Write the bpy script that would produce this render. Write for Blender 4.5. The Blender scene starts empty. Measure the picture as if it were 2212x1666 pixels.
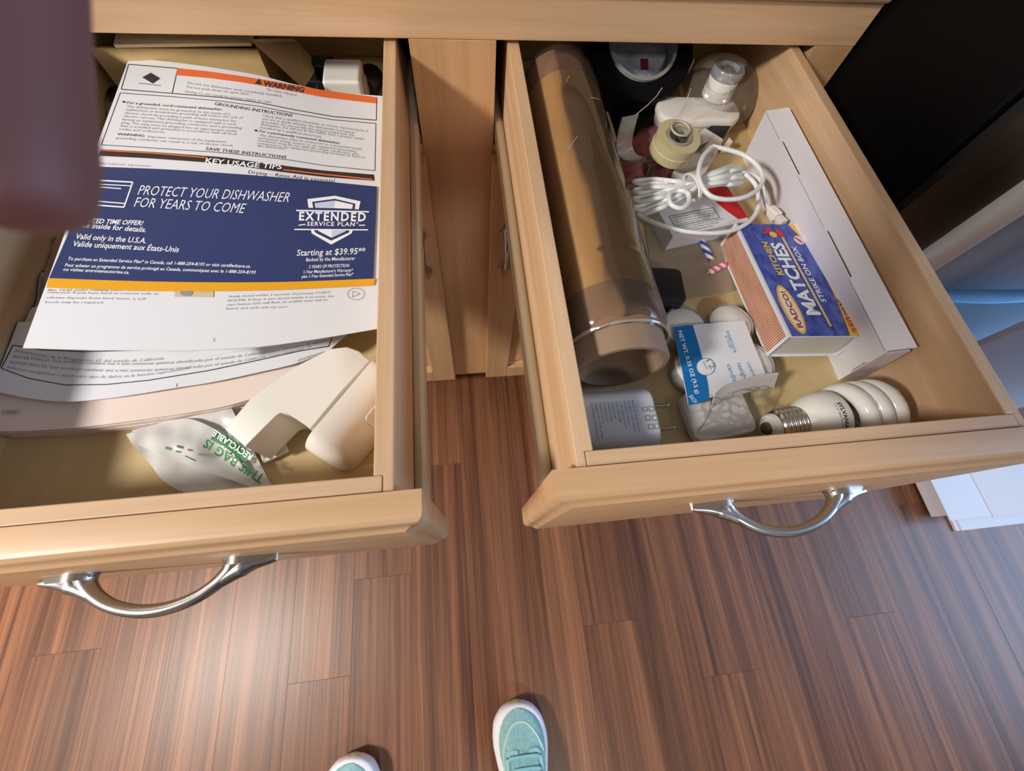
import bpy, bmesh, math, random
from mathutils import Vector, Matrix, Euler, noise
random.seed(7)
PI = math.pi
S = bpy.context.scene
COL = S.collection

# ---------------------------------------------------------------- camera
CAM = Vector((-.0075, -.4392, 1.0642))
ROT = Euler((.3996, -.0695, -.1040), 'XYZ').to_matrix()
FPX = 895.8
cd = bpy.data.cameras.new('camera')
cam = bpy.data.objects.new('camera', cd)
COL.objects.link(cam)
cam.location = CAM
cam.rotation_euler = ROT.to_euler('XYZ')
cd.sensor_width = 36.0
cd.lens = FPX / 2212 * 36.0
cd.clip_start = .002
cd.dof.use_dof = True
cd.dof.focus_distance = .42
cd.dof.aperture_fstop = 10.5
S.camera = cam

# ---------------------------------------------------------------- exposure, world, lamps
S.view_settings.view_transform = 'Standard'
S.view_settings.look = 'None'
S.view_settings.gamma = 1
S.view_settings.use_curve_mapping = False
S.view_settings.exposure = 0.0
w = bpy.data.worlds.new('world')
S.world = w
w.use_nodes = True
bg = w.node_tree.nodes['Background']
bg.inputs[0].default_value = (.45, .62, 1.0, 1)
bg.inputs[1].default_value = .6


def lamp(name, loc, target, size, power, color, shape='DISK', size_y=None):
    d = bpy.data.lights.new(name, 'AREA')
    d.shape = shape
    d.size = size
    if size_y:
        d.size_y = size_y
    d.energy = power
    d.color = color
    o = bpy.data.objects.new(name, d)
    COL.objects.link(o)
    o.location = loc
    o.rotation_euler = (Vector(target) - Vector(loc)).to_track_quat('-Z', 'Y').to_euler()
    return o


lamp('pendant_lamp_left', (-1.35, -.78, 1.78), (-1.05, -.70, 0), .27, 45, (1, .95, .88))
lamp('ceiling_lamp_rear', (.25, -2.15, 2.40), (.25, -2.15, 0), .34, 16, (1, .93, .86))
lamp('window_daylight', (3.10, -.95, 1.35), (0, -.8, .5), 1.5, 62, (.40, .64, 1.0), 'RECTANGLE', 1.7)

# ---------------------------------------------------------------- helpers


def lin(r, g, b):
    f = lambda c: (c / 255 / 12.92) if c / 255 <= .04045 else ((c / 255 + .055) / 1.055) ** 2.4
    return (f(r), f(g), f(b), 1)


def at(u, v, z=None, x=None, y=None, d=None):
    """a pixel of the photograph turned into a point in the room"""
    q = ROT @ Vector(((u - 1106) / FPX, (833 - v) / FPX, -1))
    if z is not None: t = (z - CAM.z) / q.z
    elif x is not None: t = (x - CAM.x) / q.x
    elif y is not None: t = (y - CAM.y) / q.y
    else: t = d
    return CAM + q * t


def at_h(p, h, eps=0.0):
    P = at(p[0], p[1], z=.79)
    for _ in range(6):
        P = at(p[0], p[1], z=h(P.x, P.y))
    return Vector((max(P.x, -.3363), P.y, P.z + eps))


def tag(o, label, cat, group=None):
    o['label'] = label
    o['category'] = cat
    if group: o['group'] = group
    return o


def thing(name, loc, label, cat, group=None):
    o = bpy.data.objects.new(name, None)
    o.empty_display_size = .02
    COL.objects.link(o)
    o.location = loc
    return tag(o, label, cat, group)


def base(o):
    v = Vector((0, 0, 0))
    while o is not None:
        v += o.location
        o = o.parent
    return v


class MB:
    def __init__(s):
        s.v = []; s.f = []; s.m = []

    def add(s, vs, fs, mi=0):
        n = len(s.v)
        s.v += [Vector(p) for p in vs]
        for f in fs:
            s.f.append([i + n for i in f]); s.m.append(mi)
        return s

    def box(s, lo, hi, M=None, mi=0):
        c = [(x, y, z) for x in (lo[0], hi[0]) for y in (lo[1], hi[1]) for z in (lo[2], hi[2])]
        if M is not None: c = [M @ Vector(p) for p in c]
        return s.add(c, [(0, 1, 3, 2), (4, 6, 7, 5), (0, 4, 5, 1), (2, 3, 7, 6), (0, 2, 6, 4), (1, 5, 7, 3)], mi)

    def hexa(s, a, b, mi=0):
        """a: 4 bottom points, b: 4 top points, counter-clockwise from above"""
        return s.add(list(a) + list(b), [(3, 2, 1, 0), (4, 5, 6, 7), (0, 1, 5, 4), (1, 2, 6, 5), (2, 3, 7, 6), (3, 0, 4, 7)], mi)

    def grid(s, fn, nu, nv, cu=False, cv=False, mi=0):
        n = len(s.v)
        NU = nu if cu else nu + 1
        NV = nv if cv else nv + 1
        for i in range(NU):
            for j in range(NV):
                s.v.append(Vector(fn(i / nu, j / nv)))
        for i in range(nu):
            for j in range(nv):
                a = n + i * NV + j
                b = n + ((i + 1) % NU) * NV + j
                c = n + ((i + 1) % NU) * NV + (j + 1) % NV
                d = n + i * NV + (j + 1) % NV
                s.f.append([a, b, c, d]); s.m.append(mi)
        return s

    def tube(s, path, r, n=10, mi=0, closed=False, caps=True, flat=1.0):
        P = [Vector(p) for p in path]
        N = len(P)
        T = []
        for i in range(N):
            if closed: t = P[(i + 1) % N] - P[i - 1]
            else: t = P[min(i + 1, N - 1)] - P[max(i - 1, 0)]
            T.append(t.normalized())
        up = Vector((0, 0, 1)) if abs(T[0].z) < .9 else Vector((1, 0, 0))
        a = T[0].cross(up).normalized()
        k = len(s.v)
        for i in range(N):
            a = (a - T[i] * a.dot(T[i])).normalized()
            b = T[i].cross(a)
            rr = r[i] if isinstance(r, (list, tuple)) else r
            for j in range(n):
                t = 2 * PI * j / n
                s.v.append(P[i] + (a * math.cos(t) + b * math.sin(t) * flat) * rr)
        for i in range(N if closed else N - 1):
            i2 = (i + 1) % N
            for j in range(n):
                j2 = (j + 1) % n
                s.f.append([k + i * n + j, k + i2 * n + j, k + i2 * n + j2, k + i * n + j2]); s.m.append(mi)
        if caps and not closed:
            s.f.append([k + j for j in range(n)]); s.m.append(mi)
            s.f.append([k + (N - 1) * n + j for j in reversed(range(n))]); s.m.append(mi)
        return s

    def lathe(s, prof, M, n=40, mi=0, closed=False):
        """prof: (r, h) pairs turned round M's z axis"""
        k = len(s.v); m = len(prof)
        for r, h in prof:
            for j in range(n):
                t = 2 * PI * j / n
                s.v.append(M @ Vector((r * math.cos(t), r * math.sin(t), h)))
        for i in range(m if closed else m - 1):
            i2 = (i + 1) % m
            for j in range(n):
                j2 = (j + 1) % n
                s.f.append([k + i * n + j, k + i * n + j2, k + i2 * n + j2, k + i2 * n + j]); s.m.append(mi)
        return s

    def prism(s, poly, M, h0, h1, mi=0):
        """2-D outline (x, y) lifted from h0 to h1 along M's z"""
        n = len(poly)
        vs = [M @ Vector((x, y, h0)) for x, y in poly] + [M @ Vector((x, y, h1)) for x, y in poly]
        fs = [tuple(reversed(range(n))), tuple(range(n, 2 * n))]
        fs += [(i, (i + 1) % n, n + (i + 1) % n, n + i) for i in range(n)]
        return s.add(vs, fs, mi)

    def build(s, name, mats, parent=None, smooth=False, bevel=0, seg=2, loc=None, sub=0, merge=False, angle=40):
        if not isinstance(mats, (list, tuple)): mats = [mats]
        me = bpy.data.meshes.new(name)
        off = base(parent) if parent is not None else Vector(loc if loc is not None else (0, 0, 0))
        me.from_pydata([tuple(p - off) for p in s.v], [], s.f)
        for i, mi in enumerate(s.m): me.polygons[i].material_index = mi
        for m in mats: me.materials.append(m)
        bm = bmesh.new(); bm.from_mesh(me)
        if merge: bmesh.ops.remove_doubles(bm, verts=bm.verts, dist=1e-6)
        bmesh.ops.recalc_face_normals(bm, faces=bm.faces)
        if bevel:
            es = [e for e in bm.edges if len(e.link_faces) == 2 and e.calc_face_angle(0) > .5]
            bmesh.ops.bevel(bm, geom=es, offset=bevel, segments=seg, profile=.5, affect='EDGES', clamp_overlap=True)
        bm.to_mesh(me); bm.free()
        if smooth:
            for p in me.polygons: p.use_smooth = True
            try: me.set_sharp_from_angle(angle=math.radians(angle))
            except Exception: pass
        o = bpy.data.objects.new(name, me)
        COL.objects.link(o)
        if parent is not None: o.parent = parent
        else: o.location = off
        if sub:
            md = o.modifiers.new('sub', 'SUBSURF'); md.levels = sub; md.render_levels = sub
        return o


def struct(o):
    o['kind'] = 'structure'
    return o


def copy_tree(o, parent=None):
    c = o.copy()
    COL.objects.link(c)
    if parent is not None: c.parent = parent
    for ch in list(o.children): copy_tree(ch, c)
    return c


def frame(o, ez, ex=(1, 0, 0)):
    """matrix with its z axis along ez"""
    z = Vector(ez).normalized()
    x = Vector(ex); x = (x - z * x.dot(z)).normalized()
    y = z.cross(x)
    M = Matrix((x, y, z)).transposed().to_4x4()
    M.translation = Vector(o)
    return M


def rrect(hx, hy, r, n=5):
    p = []
    for cx, cy, a0 in ((hx - r, hy - r, 0), (-hx + r, hy - r, 90), (-hx + r, -hy + r, 180), (hx - r, -hy + r, 270)):
        for i in range(n + 1):
            a = math.radians(a0 + 90 * i / n)
            p.append((cx + r * math.cos(a), cy + r * math.sin(a)))
    return p


def smooth_path(pts, per=8, closed=False):
    P = [Vector(p) for p in pts]; N = len(P); out = []
    for i in range(N if closed else N - 1):
        if closed: p0, p1, p2, p3 = P[i - 1], P[i], P[(i + 1) % N], P[(i + 2) % N]
        else: p0, p1, p2, p3 = P[max(i - 1, 0)], P[i], P[i + 1], P[min(i + 2, N - 1)]
        for k in range(per):
            t = k / per
            out.append(.5 * ((2 * p1) + (p2 - p0) * t + (2 * p0 - 5 * p1 + 4 * p2 - p3) * t * t + (3 * p1 - p0 - 3 * p2 + p3) * t ** 3))
    if not closed: out.append(P[-1])
    return out


# ---------------------------------------------------------------- materials


def mat(name, col, rough=.5, metal=0, **kw):
    m = bpy.data.materials.new(name)
    m.use_nodes = True
    b = m.node_tree.nodes['Principled BSDF']
    b.inputs['Base Color'].default_value = col
    b.inputs['Roughness'].default_value = rough
    b.inputs['Metallic'].default_value = metal
    for k, v in kw.items(): b.inputs[k.replace('_', ' ')].default_value = v
    return m


def N(nt, t, **kw):
    n = nt.nodes.new(t)
    for k, v in kw.items(): setattr(n, k, v)
    return n


def streaks(m, c1, c2, scale, detail=5, seed_obj=True, bump=0, fine=None, dark=None, rough=None, dist=.4, strips=None):
    """noise drawn out along one axis by `scale`, mixed between two colours: wood grain and the like"""
    nt = m.node_tree
    b = nt.nodes['Principled BSDF']
    tc = N(nt, 'ShaderNodeTexCoord')
    mp = N(nt, 'ShaderNodeMapping')
    mp.inputs['Scale'].default_value = scale
    nt.links.new(tc.outputs['Object'], mp.inputs['Vector'])
    oi = N(nt, 'ShaderNodeObjectInfo')
    mu = N(nt, 'ShaderNodeMath', operation='MULTIPLY'); mu.inputs[1].default_value = 37.0
    nt.links.new(oi.outputs['Random'], mu.inputs[0])
    no = N(nt, 'ShaderNodeTexNoise', noise_dimensions='4D')
    no.inputs['Scale'].default_value = 1; no.inputs['Detail'].default_value = detail
    no.inputs['Distortion'].default_value = dist
    nt.links.new(mp.outputs[0], no.inputs['Vector'])
    nt.links.new(mu.outputs[0], no.inputs['W'])
    cr = N(nt, 'ShaderNodeValToRGB')
    cr.color_ramp.elements[0].position = .32; cr.color_ramp.elements[0].color = c1
    cr.color_ramp.elements[1].position = .68; cr.color_ramp.elements[1].color = c2
    nt.links.new(no.outputs['Fac'], cr.inputs[0])
    out = cr.outputs[0]
    if dark:
        col, sc, lo, hi = dark
        mp2 = N(nt, 'ShaderNodeMapping'); mp2.inputs['Scale'].default_value = sc
        nt.links.new(tc.outputs['Object'], mp2.inputs['Vector'])
        n2 = N(nt, 'ShaderNodeTexNoise', noise_dimensions='4D')
        n2.inputs['Scale'].default_value = 1; n2.inputs['Detail'].default_value = 2.5; n2.inputs['Distortion'].default_value = .3
        nt.links.new(mp2.outputs[0], n2.inputs['Vector']); nt.links.new(mu.outputs[0], n2.inputs['W'])
        mr = N(nt, 'ShaderNodeMapRange'); mr.inputs[1].default_value = lo; mr.inputs[2].default_value = hi
        nt.links.new(n2.outputs['Fac'], mr.inputs[0])
        mx = N(nt, 'ShaderNodeMix', data_type='RGBA')
        nt.links.new(mr.outputs[0], mx.inputs[0]); nt.links.new(out, mx.inputs[6]); mx.inputs[7].default_value = col
        out = mx.outputs[2]
    if fine:
        sc, amt = fine
        mp3 = N(nt, 'ShaderNodeMapping'); mp3.inputs['Scale'].default_value = sc
        nt.links.new(tc.outputs['Object'], mp3.inputs['Vector'])
        n3 = N(nt, 'ShaderNodeTexNoise'); n3.inputs['Scale'].default_value = 1; n3.inputs['Detail'].default_value = 3
        nt.links.new(mp3.outputs[0], n3.inputs['Vector'])
        mr3 = N(nt, 'ShaderNodeMapRange'); mr3.inputs[1].default_value = .3; mr3.inputs[2].default_value = .7
        mr3.inputs[3].default_value = 1 - amt; mr3.inputs[4].default_value = 1 + amt
        nt.links.new(n3.outputs['Fac'], mr3.inputs[0])
        hs = N(nt, 'ShaderNodeHueSaturation')
        nt.links.new(out, hs.inputs['Color']); nt.links.new(mr3.outputs[0], hs.inputs['Value'])
        out = hs.outputs[0]
        if bump:
            bp = N(nt, 'ShaderNodeBump'); bp.inputs['Strength'].default_value = bump; bp.inputs['Distance'].default_value = .0006
            nt.links.new(n3.outputs['Fac'], bp.inputs['Height']); nt.links.new(bp.outputs[0], b.inputs['Normal'])
    if strips:
        sx = N(nt, 'ShaderNodeSeparateXYZ'); nt.links.new(tc.outputs['Object'], sx.inputs[0])
        for freq, amt, off in strips:
            mpw = N(nt, 'ShaderNodeMapping'); mpw.inputs['Scale'].default_value = (14, 2.2, 1); nt.links.new(tc.outputs['Object'], mpw.inputs['Vector'])
            nw = N(nt, 'ShaderNodeTexNoise', noise_dimensions='4D'); nw.inputs['Scale'].default_value = 1; nw.inputs['Detail'].default_value = 2
            nt.links.new(mpw.outputs[0], nw.inputs['Vector']); nt.links.new(mu.outputs[0], nw.inputs['W'])
            ma = N(nt, 'ShaderNodeMath', operation='MULTIPLY_ADD'); ma.inputs[1].default_value = freq; ma.inputs[2].default_value = off
            nt.links.new(sx.outputs[0], ma.inputs[0])
            mb_ = N(nt, 'ShaderNodeMath', operation='MULTIPLY_ADD'); mb_.inputs[1].default_value = 1.6
            nt.links.new(nw.outputs['Fac'], mb_.inputs[0]); nt.links.new(ma.outputs[0], mb_.inputs[2])
            fl_ = N(nt, 'ShaderNodeMath', operation='FLOOR'); nt.links.new(mb_.outputs[0], fl_.inputs[0])
            ad_ = N(nt, 'ShaderNodeMath', operation='ADD'); nt.links.new(fl_.outputs[0], ad_.inputs[0]); nt.links.new(mu.outputs[0], ad_.inputs[1])
            wn_ = N(nt, 'ShaderNodeTexWhiteNoise', noise_dimensions='1D'); nt.links.new(ad_.outputs[0], wn_.inputs['W'])
            mr_ = N(nt, 'ShaderNodeMapRange'); mr_.inputs[3].default_value = 1 - amt; mr_.inputs[4].default_value = 1 + amt
            nt.links.new(wn_.outputs['Value'], mr_.inputs[0])
            hs_ = N(nt, 'ShaderNodeHueSaturation'); nt.links.new(out, hs_.inputs['Color']); nt.links.new(mr_.outputs[0], hs_.inputs['Value'])
            out = hs_.outputs[0]
    if seed_obj:
        hv = N(nt, 'ShaderNodeHueSaturation')
        mr4 = N(nt, 'ShaderNodeMapRange'); mr4.inputs[3].default_value = 1 - seed_obj; mr4.inputs[4].default_value = 1 + seed_obj
        nt.links.new(oi.outputs['Random'], mr4.inputs[0]); nt.links.new(mr4.outputs[0], hv.inputs['Value'])
        nt.links.new(out, hv.inputs['Color']); out = hv.outputs[0]
    nt.links.new(out, b.inputs['Base Color'])
    return m


def film(name, tint, haze, gloss=.06, rough=.15, glossmul=1.0):
    """thin clear plastic: see-through, a little milky, with a sheen that grows at a slant"""
    m = bpy.data.materials.new(name); m.use_nodes = True
    nt = m.node_tree; nt.nodes.clear()
    o = N(nt, 'ShaderNodeOutputMaterial')
    tr = N(nt, 'ShaderNodeBsdfTransparent'); tr.inputs[0].default_value = (.96, .96, .96, 1)
    df = N(nt, 'ShaderNodeBsdfDiffuse'); df.inputs[0].default_value = tint
    gl = N(nt, 'ShaderNodeBsdfGlossy'); gl.inputs['Roughness'].default_value = rough
    lw = N(nt, 'ShaderNodeFresnel'); lw.inputs[0].default_value = 1.45
    a = N(nt, 'ShaderNodeMixShader'); a.inputs[0].default_value = haze
    nt.links.new(tr.outputs[0], a.inputs[1]); nt.links.new(df.outputs[0], a.inputs[2])
    mu = N(nt, 'ShaderNodeMath', operation='MULTIPLY_ADD'); mu.inputs[1].default_value = glossmul; mu.inputs[2].default_value = gloss
    mu.use_clamp = True
    nt.links.new(lw.outputs[0], mu.inputs[0])
    b = N(nt, 'ShaderNodeMixShader')
    nt.links.new(mu.outputs[0], b.inputs[0]); nt.links.new(a.outputs[0], b.inputs[1]); nt.links.new(gl.outputs[0], b.inputs[2])
    nt.links.new(b.outputs[0], o.inputs[0])
    return m


def maple(name, axis, dark=1.0, warm=0, rough=.42):
    m = mat(name, (1, 1, 1, 1), rough)
    k = {'x': (2.2, 60, 60), 'y': (60, 2.2, 60), 'z': (60, 60, 2.2)}[axis]
    f = {'x': (14, 420, 420), 'y': (420, 14, 420), 'z': (420, 420, 14)}[axis]
    c1 = lin(204 * dark, (165 - warm) * dark, (122 - 2 * warm) * dark)
    c2 = lin(220 * dark, (184 - warm) * dark, (148 - 2 * warm) * dark)
    return streaks(m, c1, c2, k, 4, .04, .0, (f, .05))


MAPLE_X = maple('maple_grain_x', 'x')
MAPLE_Y = maple('maple_grain_y', 'y')
MAPLE_Z = maple('maple_grain_z', 'z', .93, 7)
MAPLE_F = maple('maple_front', 'x', .97, 5)
PLY = streaks(mat('drawer_bottom_plywood', (1, 1, 1, 1), .5), lin(205, 180, 128), lin(219, 196, 148), (9, 3, 9), 5, .02, 0, ((60, 25, 60), .05),
              dark=(lin(176, 140, 80), (11, 11, 11), .63, .75))
FLOOR = streaks(mat('laminate_planks', (1, 1, 1, 1), .40, Specular_IOR_Level=.5), lin(88, 50, 32), lin(142, 93, 62), (34, .9, 34), 7, .05, .3, ((230, 4, 230), .20),
                dark=(lin(62, 32, 26), (30, .8, 30), .66, .72), dist=1.3, strips=((34, .22, .3), (95, .15, .7)))
WHITE = mat('white_paper', lin(224, 225, 230), .6)
CREAM = mat('cream_paper', lin(230, 212, 202), .65)
INK = mat('black_ink', lin(52, 52, 56), .6)
GREYINK = mat('grey_ink', lin(142, 144, 150), .6)
WHITEINK = mat('white_ink', lin(240, 242, 248), .55)
NAVY = mat('navy_print', lin(42, 56, 106), .45)
ORANGE = mat('orange_print', lin(232, 112, 58), .5)
GOLD = mat('gold_print', lin(232, 166, 28), .45)
PALE = mat('pale_blue_print', lin(196, 208, 232), .5)
BLACK = mat('black_plastic', lin(16, 15, 16), .5)
WPLAST = mat('white_plastic', lin(238, 234, 226), .32)
CABLEW = mat('white_cable', lin(232, 234, 234), .38)
NICKEL = mat('satin_nickel', (.46, .45, .44, 1), .27, 1)
STEEL = mat('brushed_steel', (.50, .48, .47, 1), .34, 1)
CHROME = mat('screw_metal', (.75, .72, .66, 1), .18, 1)
EPOXY = mat('cream_epoxy_steel', lin(216, 204, 178), .35)
GBLACK = mat('black_gloss', lin(4, 4, 5), .6, Specular_IOR_Level=.15)
CARD = streaks(mat('cardboard', (1, 1, 1, 1), .75), lin(190, 160, 108), lin(204, 176, 122), (40, 40, 40), 4, .04)
BOXW = mat('white_card', lin(232, 230, 238), .6)
WALLP = mat('wall_paint', lin(214, 204, 188), .8)
CEILP = mat('ceiling_paint', lin(236, 232, 224), .85)
DARKIN = mat('cabinet_inside', lin(62, 46, 32), .8)

# ---------------------------------------------------------------- lettering
_GL = {}


def glyphs(body, bold=0.0, shear=0.0, spacing=1.0):
    key = (body, bold, shear, spacing)
    if key in _GL: return _GL[key]
    cu = bpy.data.curves.new('lettering', 'FONT')
    cu.body = body; cu.size = 1; cu.offset = bold; cu.shear = shear; cu.space_character = spacing
    cu.resolution_u = 2
    ob = bpy.data.objects.new('lettering', cu)
    COL.objects.link(ob)
    dg = bpy.context.evaluated_depsgraph_get()
    me = bpy.data.meshes.new_from_object(ob.evaluated_get(dg))
    vs = [(v.co.x, v.co.y) for v in me.vertices]
    fs = [tuple(p.vertices) for p in me.polygons]
    bpy.data.objects.remove(ob); bpy.data.curves.remove(cu); bpy.data.meshes.remove(me)
    _GL[key] = (vs, fs)
    return _GL[key]


def ink(mb, body, p0, p1, up, h, eps=.0004, bold=0, shear=0, bend=(0, 0), spacing=1.0):
    """lettering whose baseline runs from p0 to p1 and whose capitals reach `up`, laid on the sheet z = h(x, y)"""
    vs, fs = glyphs(body, bold, shear, spacing)
    if not vs: return
    x0 = min(v[0] for v in vs); x1 = max(v[0] for v in vs)
    out = []
    for x, y in vs:
        t = (x - x0) / (x1 - x0); k = y / .73; q = 4 * t * (1 - t)
        out.append(at_h((p0[0] + (p1[0] - p0[0]) * t + up[0] * k + bend[0] * q, p0[1] + (p1[1] - p0[1]) * t + up[1] * k + bend[1] * q), h, eps))
    mb.add(out, fs)


def band(mb, top, bot, h, eps=.0004, n=16, mi=0):
    """printed strip between two pixel polylines, following the sheet"""
    def ev(pl, t):
        s = t * (len(pl) - 1); i = min(int(s), len(pl) - 2); f = s - i
        return (pl[i][0] * (1 - f) + pl[i + 1][0] * f, pl[i][1] * (1 - f) + pl[i + 1][1] * f)
    mb.grid(lambda a, b: at_h((ev(top, a)[0] * (1 - b) + ev(bot, a)[0] * b, ev(top, a)[1] * (1 - b) + ev(bot, a)[1] * b), h, eps), n, 1, mi=mi)


def rule(mb, pts, wpx, h, eps=.00012, n=24):
    pts = [Vector((p[0], p[1], 0)) for p in pts]
    a = []; b = []
    for i, p in enumerate(pts):
        t = (pts[min(i + 1, len(pts) - 1)] - pts[max(i - 1, 0)]).normalized()
        nn = Vector((-t.y, t.x, 0)) * wpx / 2
        a.append((p + nn)[:2]); b.append((p - nn)[:2])
    band(mb, a, b, h, eps, n)


def flat(P):
    """lettering plane helper: origin, x axis, y axis"""
    return lambda x, y, e: P[0] + P[1] * x + P[2] * y + P[1].cross(P[2]).normalized() * e


def label_text(mb, body, F, x, y, wid, hgt, eps=.0003, bold=0, shear=0, rot=0):
    vs, fs = glyphs(body, bold, shear)
    x0 = min(v[0] for v in vs); x1 = max(v[0] for v in vs)
    c, s_ = math.cos(rot), math.sin(rot)
    out = []
    for a, b in vs:
        X = (a - x0) / (x1 - x0) * wid; Y = b / .73 * hgt
        out.append(F(x + X * c - Y * s_, y + X * s_ + Y * c, eps))
    mb.add(out, fs)


def sheet(name, top, bot, h, m, parent=None, thick=.0003, nu=28, nv=26, smooth=True, loc=None, xmin=-.3365):
    """paper between an upper and a lower pixel polyline (left to right), lying on z = h(x, y)"""
    def ev(pl, t):
        s = t * (len(pl) - 1); i = min(int(s), len(pl) - 2); f = s - i
        p0 = pl[max(i - 1, 0)]; p1 = pl[i]; p2 = pl[i + 1]; p3 = pl[min(i + 2, len(pl) - 1)]
        r = []
        for k in (0, 1):
            r.append(.5 * (2 * p1[k] + (p2[k] - p0[k]) * f + (2 * p0[k] - 5 * p1[k] + 4 * p2[k] - p3[k]) * f * f + (3 * p1[k] - p0[k] - 3 * p2[k] + p3[k]) * f ** 3))
        return r
    mb = MB()
    def P(a, b, e):
        A = ev(top, a); B = ev(bot, a)
        p = at_h((A[0] * (1 - b) + B[0] * b, A[1] * (1 - b) + B[1] * b), h, e)
        p.x = max(p.x, xmin + .0004 * a)
        return p
    n0 = (nu + 1) * (nv + 1)
    mb.grid(lambda a, b: P(a, b, 0), nu, nv)
    mb.grid(lambda a, b: P(a, b, -thick), nu, nv)
    W = nv + 1
    rim = [i * W for i in range(nu + 1)] + [nu * W + j for j in range(1, nv + 1)] + [i * W + nv for i in range(nu - 1, -1, -1)] + [j for j in range(nv - 1, 0, -1)]
    for i in range(len(rim)):
        a, b = rim[i], rim[(i + 1) % len(rim)]
        mb.f.append([a, b, b + n0, a + n0]); mb.m.append(0)
    return mb.build(name, m, parent, smooth=smooth, loc=loc)

# ---------------------------------------------------------------- the room
RX0, RX1, RY0, RY1, RH = -2.7, 3.2, -3.2, .62, 2.44
fl = struct(MB().box((RX0, RY0, -.06), (RX1, RY1, -.0075)).build('floor', mat('subfloor', lin(40, 24, 18), .8)))
# laminate planks, 127 mm wide, running away from the viewer
PW = .127
JOINTS = {-8: [-.525], -7: [.1], -6: [-.95], -5: [-.28], -4: [-.634], -3: [-.45], -2: [-.204], -1: [-1.02], 0: [.25], 1: [-.6],
          2: [-1.1], 3: [-.728], 4: [-.12], 5: [-.94], 6: [-.655], 7: [.05], 8: [-.42], 9: [-.85]}
shared = {}
for k in range(-22, 25):
    x0 = -.423 + PW * (k + 4)
    x1 = min(x0 + PW, RX1); x0 = max(x0, RX0)
    if x1 - x0 < .01: continue
    j0 = JOINTS.get(k, [random.uniform(-.9, .3)])[0]
    ys = [RY0] + sorted(j0 + 1.22 * n for n in range(-4, 4) if RY0 + .05 < j0 + 1.22 * n < RY1 - .05) + [RY1]
    for a, b in zip(ys, ys[1:]):
        key = (round(b - a, 4), round(x1 - x0, 4))
        if key not in shared:
            o = MB().box((x0 + .00008, a + .00008, -.0075), (x1 - .00008, b - .00008, 0)).build('plank', FLOOR, None, bevel=.0003, seg=1, loc=(x0, a, 0))
            o.parent = fl
            shared[key] = o
        else:
            o = shared[key].copy(); COL.objects.link(o); o.location = (x0, a, 0)


def wall(name, lo, hi, holes=None, m=WALLP):
    return struct(MB().box(lo, hi).build(name, m))


wall('wall_back', (RX0 - .1, RY1, -.06), (RX1 + .1, RY1 + .1, RH + .1))
wall('wall_left', (RX0 - .1, RY0, -.06), (RX0, RY1, RH))
wall('wall_front', (RX0 - .1, RY0 - .1, -.06), (RX1 + .1, RY0, RH + .1))
wr = MB()
wr.box((RX1, RY0, -.06), (RX1 + .1, -1.9, RH)); wr.box((RX1, -.05, -.06), (RX1 + .1, RY1, RH))
wr.box((RX1, -1.9, 2.15), (RX1 + .1, -.05, RH)); wr.box((RX1, -1.9, -.06), (RX1 + .1, -.05, .25))
struct(wr.build('wall_right', WALLP))
wn = MB()
for a, b in (((-1.9, .25), (-1.84, 2.15)), ((-.11, .25), (-.05, 2.15)), ((-1.84, .25), (-.11, .31)), ((-1.84, 2.09), (-.11, 2.15)), ((-1.0, .31), (-.95, 2.09))):
    wn.box((RX1 + .02, a[0], a[1]), (RX1 + .08, b[0], b[1]))
win = struct(wn.build('window_1', mat('window_frame_paint', lin(235, 235, 232), .4)))
MB().box((RX1 + .048, -1.84, .31), (RX1 + .052, -.11, 2.09)).build('window_pane', film('window_glass', (1, 1, 1, 1), 0, .02, .02), win)
struct(MB().box((RX0, RY0, RH), (RX1, RY1, RH + .1)).build('ceiling', CEILP))

# ---------------------------------------------------------------- kitchen base cabinet with its two pulled-out drawers
FLZ = .752        # upper face of the drawer bottoms
TOPZ = .8313      # upper edge of the drawer boxes
cab = thing('base_cabinet', (0, .3, 0), 'maple base cabinet with two drawers pulled open above two raised-panel doors', 'cabinet')
XL, XR = -.4035, .4035
MB().box((XL, 0, .8355), (XR, .019, .872)).build('top_rail', MAPLE_X, cab, bevel=.0008)
for x0, x1 in ((XL, -.3606), (-.0400, .0400), (.3606, XR)):
    MB().box((x0, .0003, .10), (x1, .019, .8353)).build('stile', MAPLE_Z, cab, bevel=.0006)
for x0, x1 in ((-.3604, -.0402), (.0402, .3604)):
    MB().box((x0, .0005, .700), (x1, .019, .731)).build('middle_rail', MAPLE_X, cab, bevel=.0006)
    MB().box((x0, .0005, .10), (x1, .019, .135)).build('bottom_rail', MAPLE_X, cab, bevel=.0006)
MB().box((XL, .0195, .0), (XL + .016, .58, .872)).build('side_panel', MAPLE_Z, cab)
MB().box((XR - .016, .0195, .0), (XR, .58, .872)).build('side_panel', MAPLE_Z, cab)
MB().box((-.008, .0195, .12), (.008, .575, .870)).build('partition', DARKIN, cab)
MB().box((XL + .017, .0195, .10), (XR - .017, .575, .118)).build('bottom_panel', DARKIN, cab)
MB().box((XL + .017, .576, .0), (XR - .017, .582, .870)).build('back_panel', DARKIN, cab)
MB().box((XL + .017, .062, .0), (XR - .017, .078, .099)).build('toe_kick', mat('toe_kick_dark', lin(48, 34, 24), .7), cab)


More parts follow.
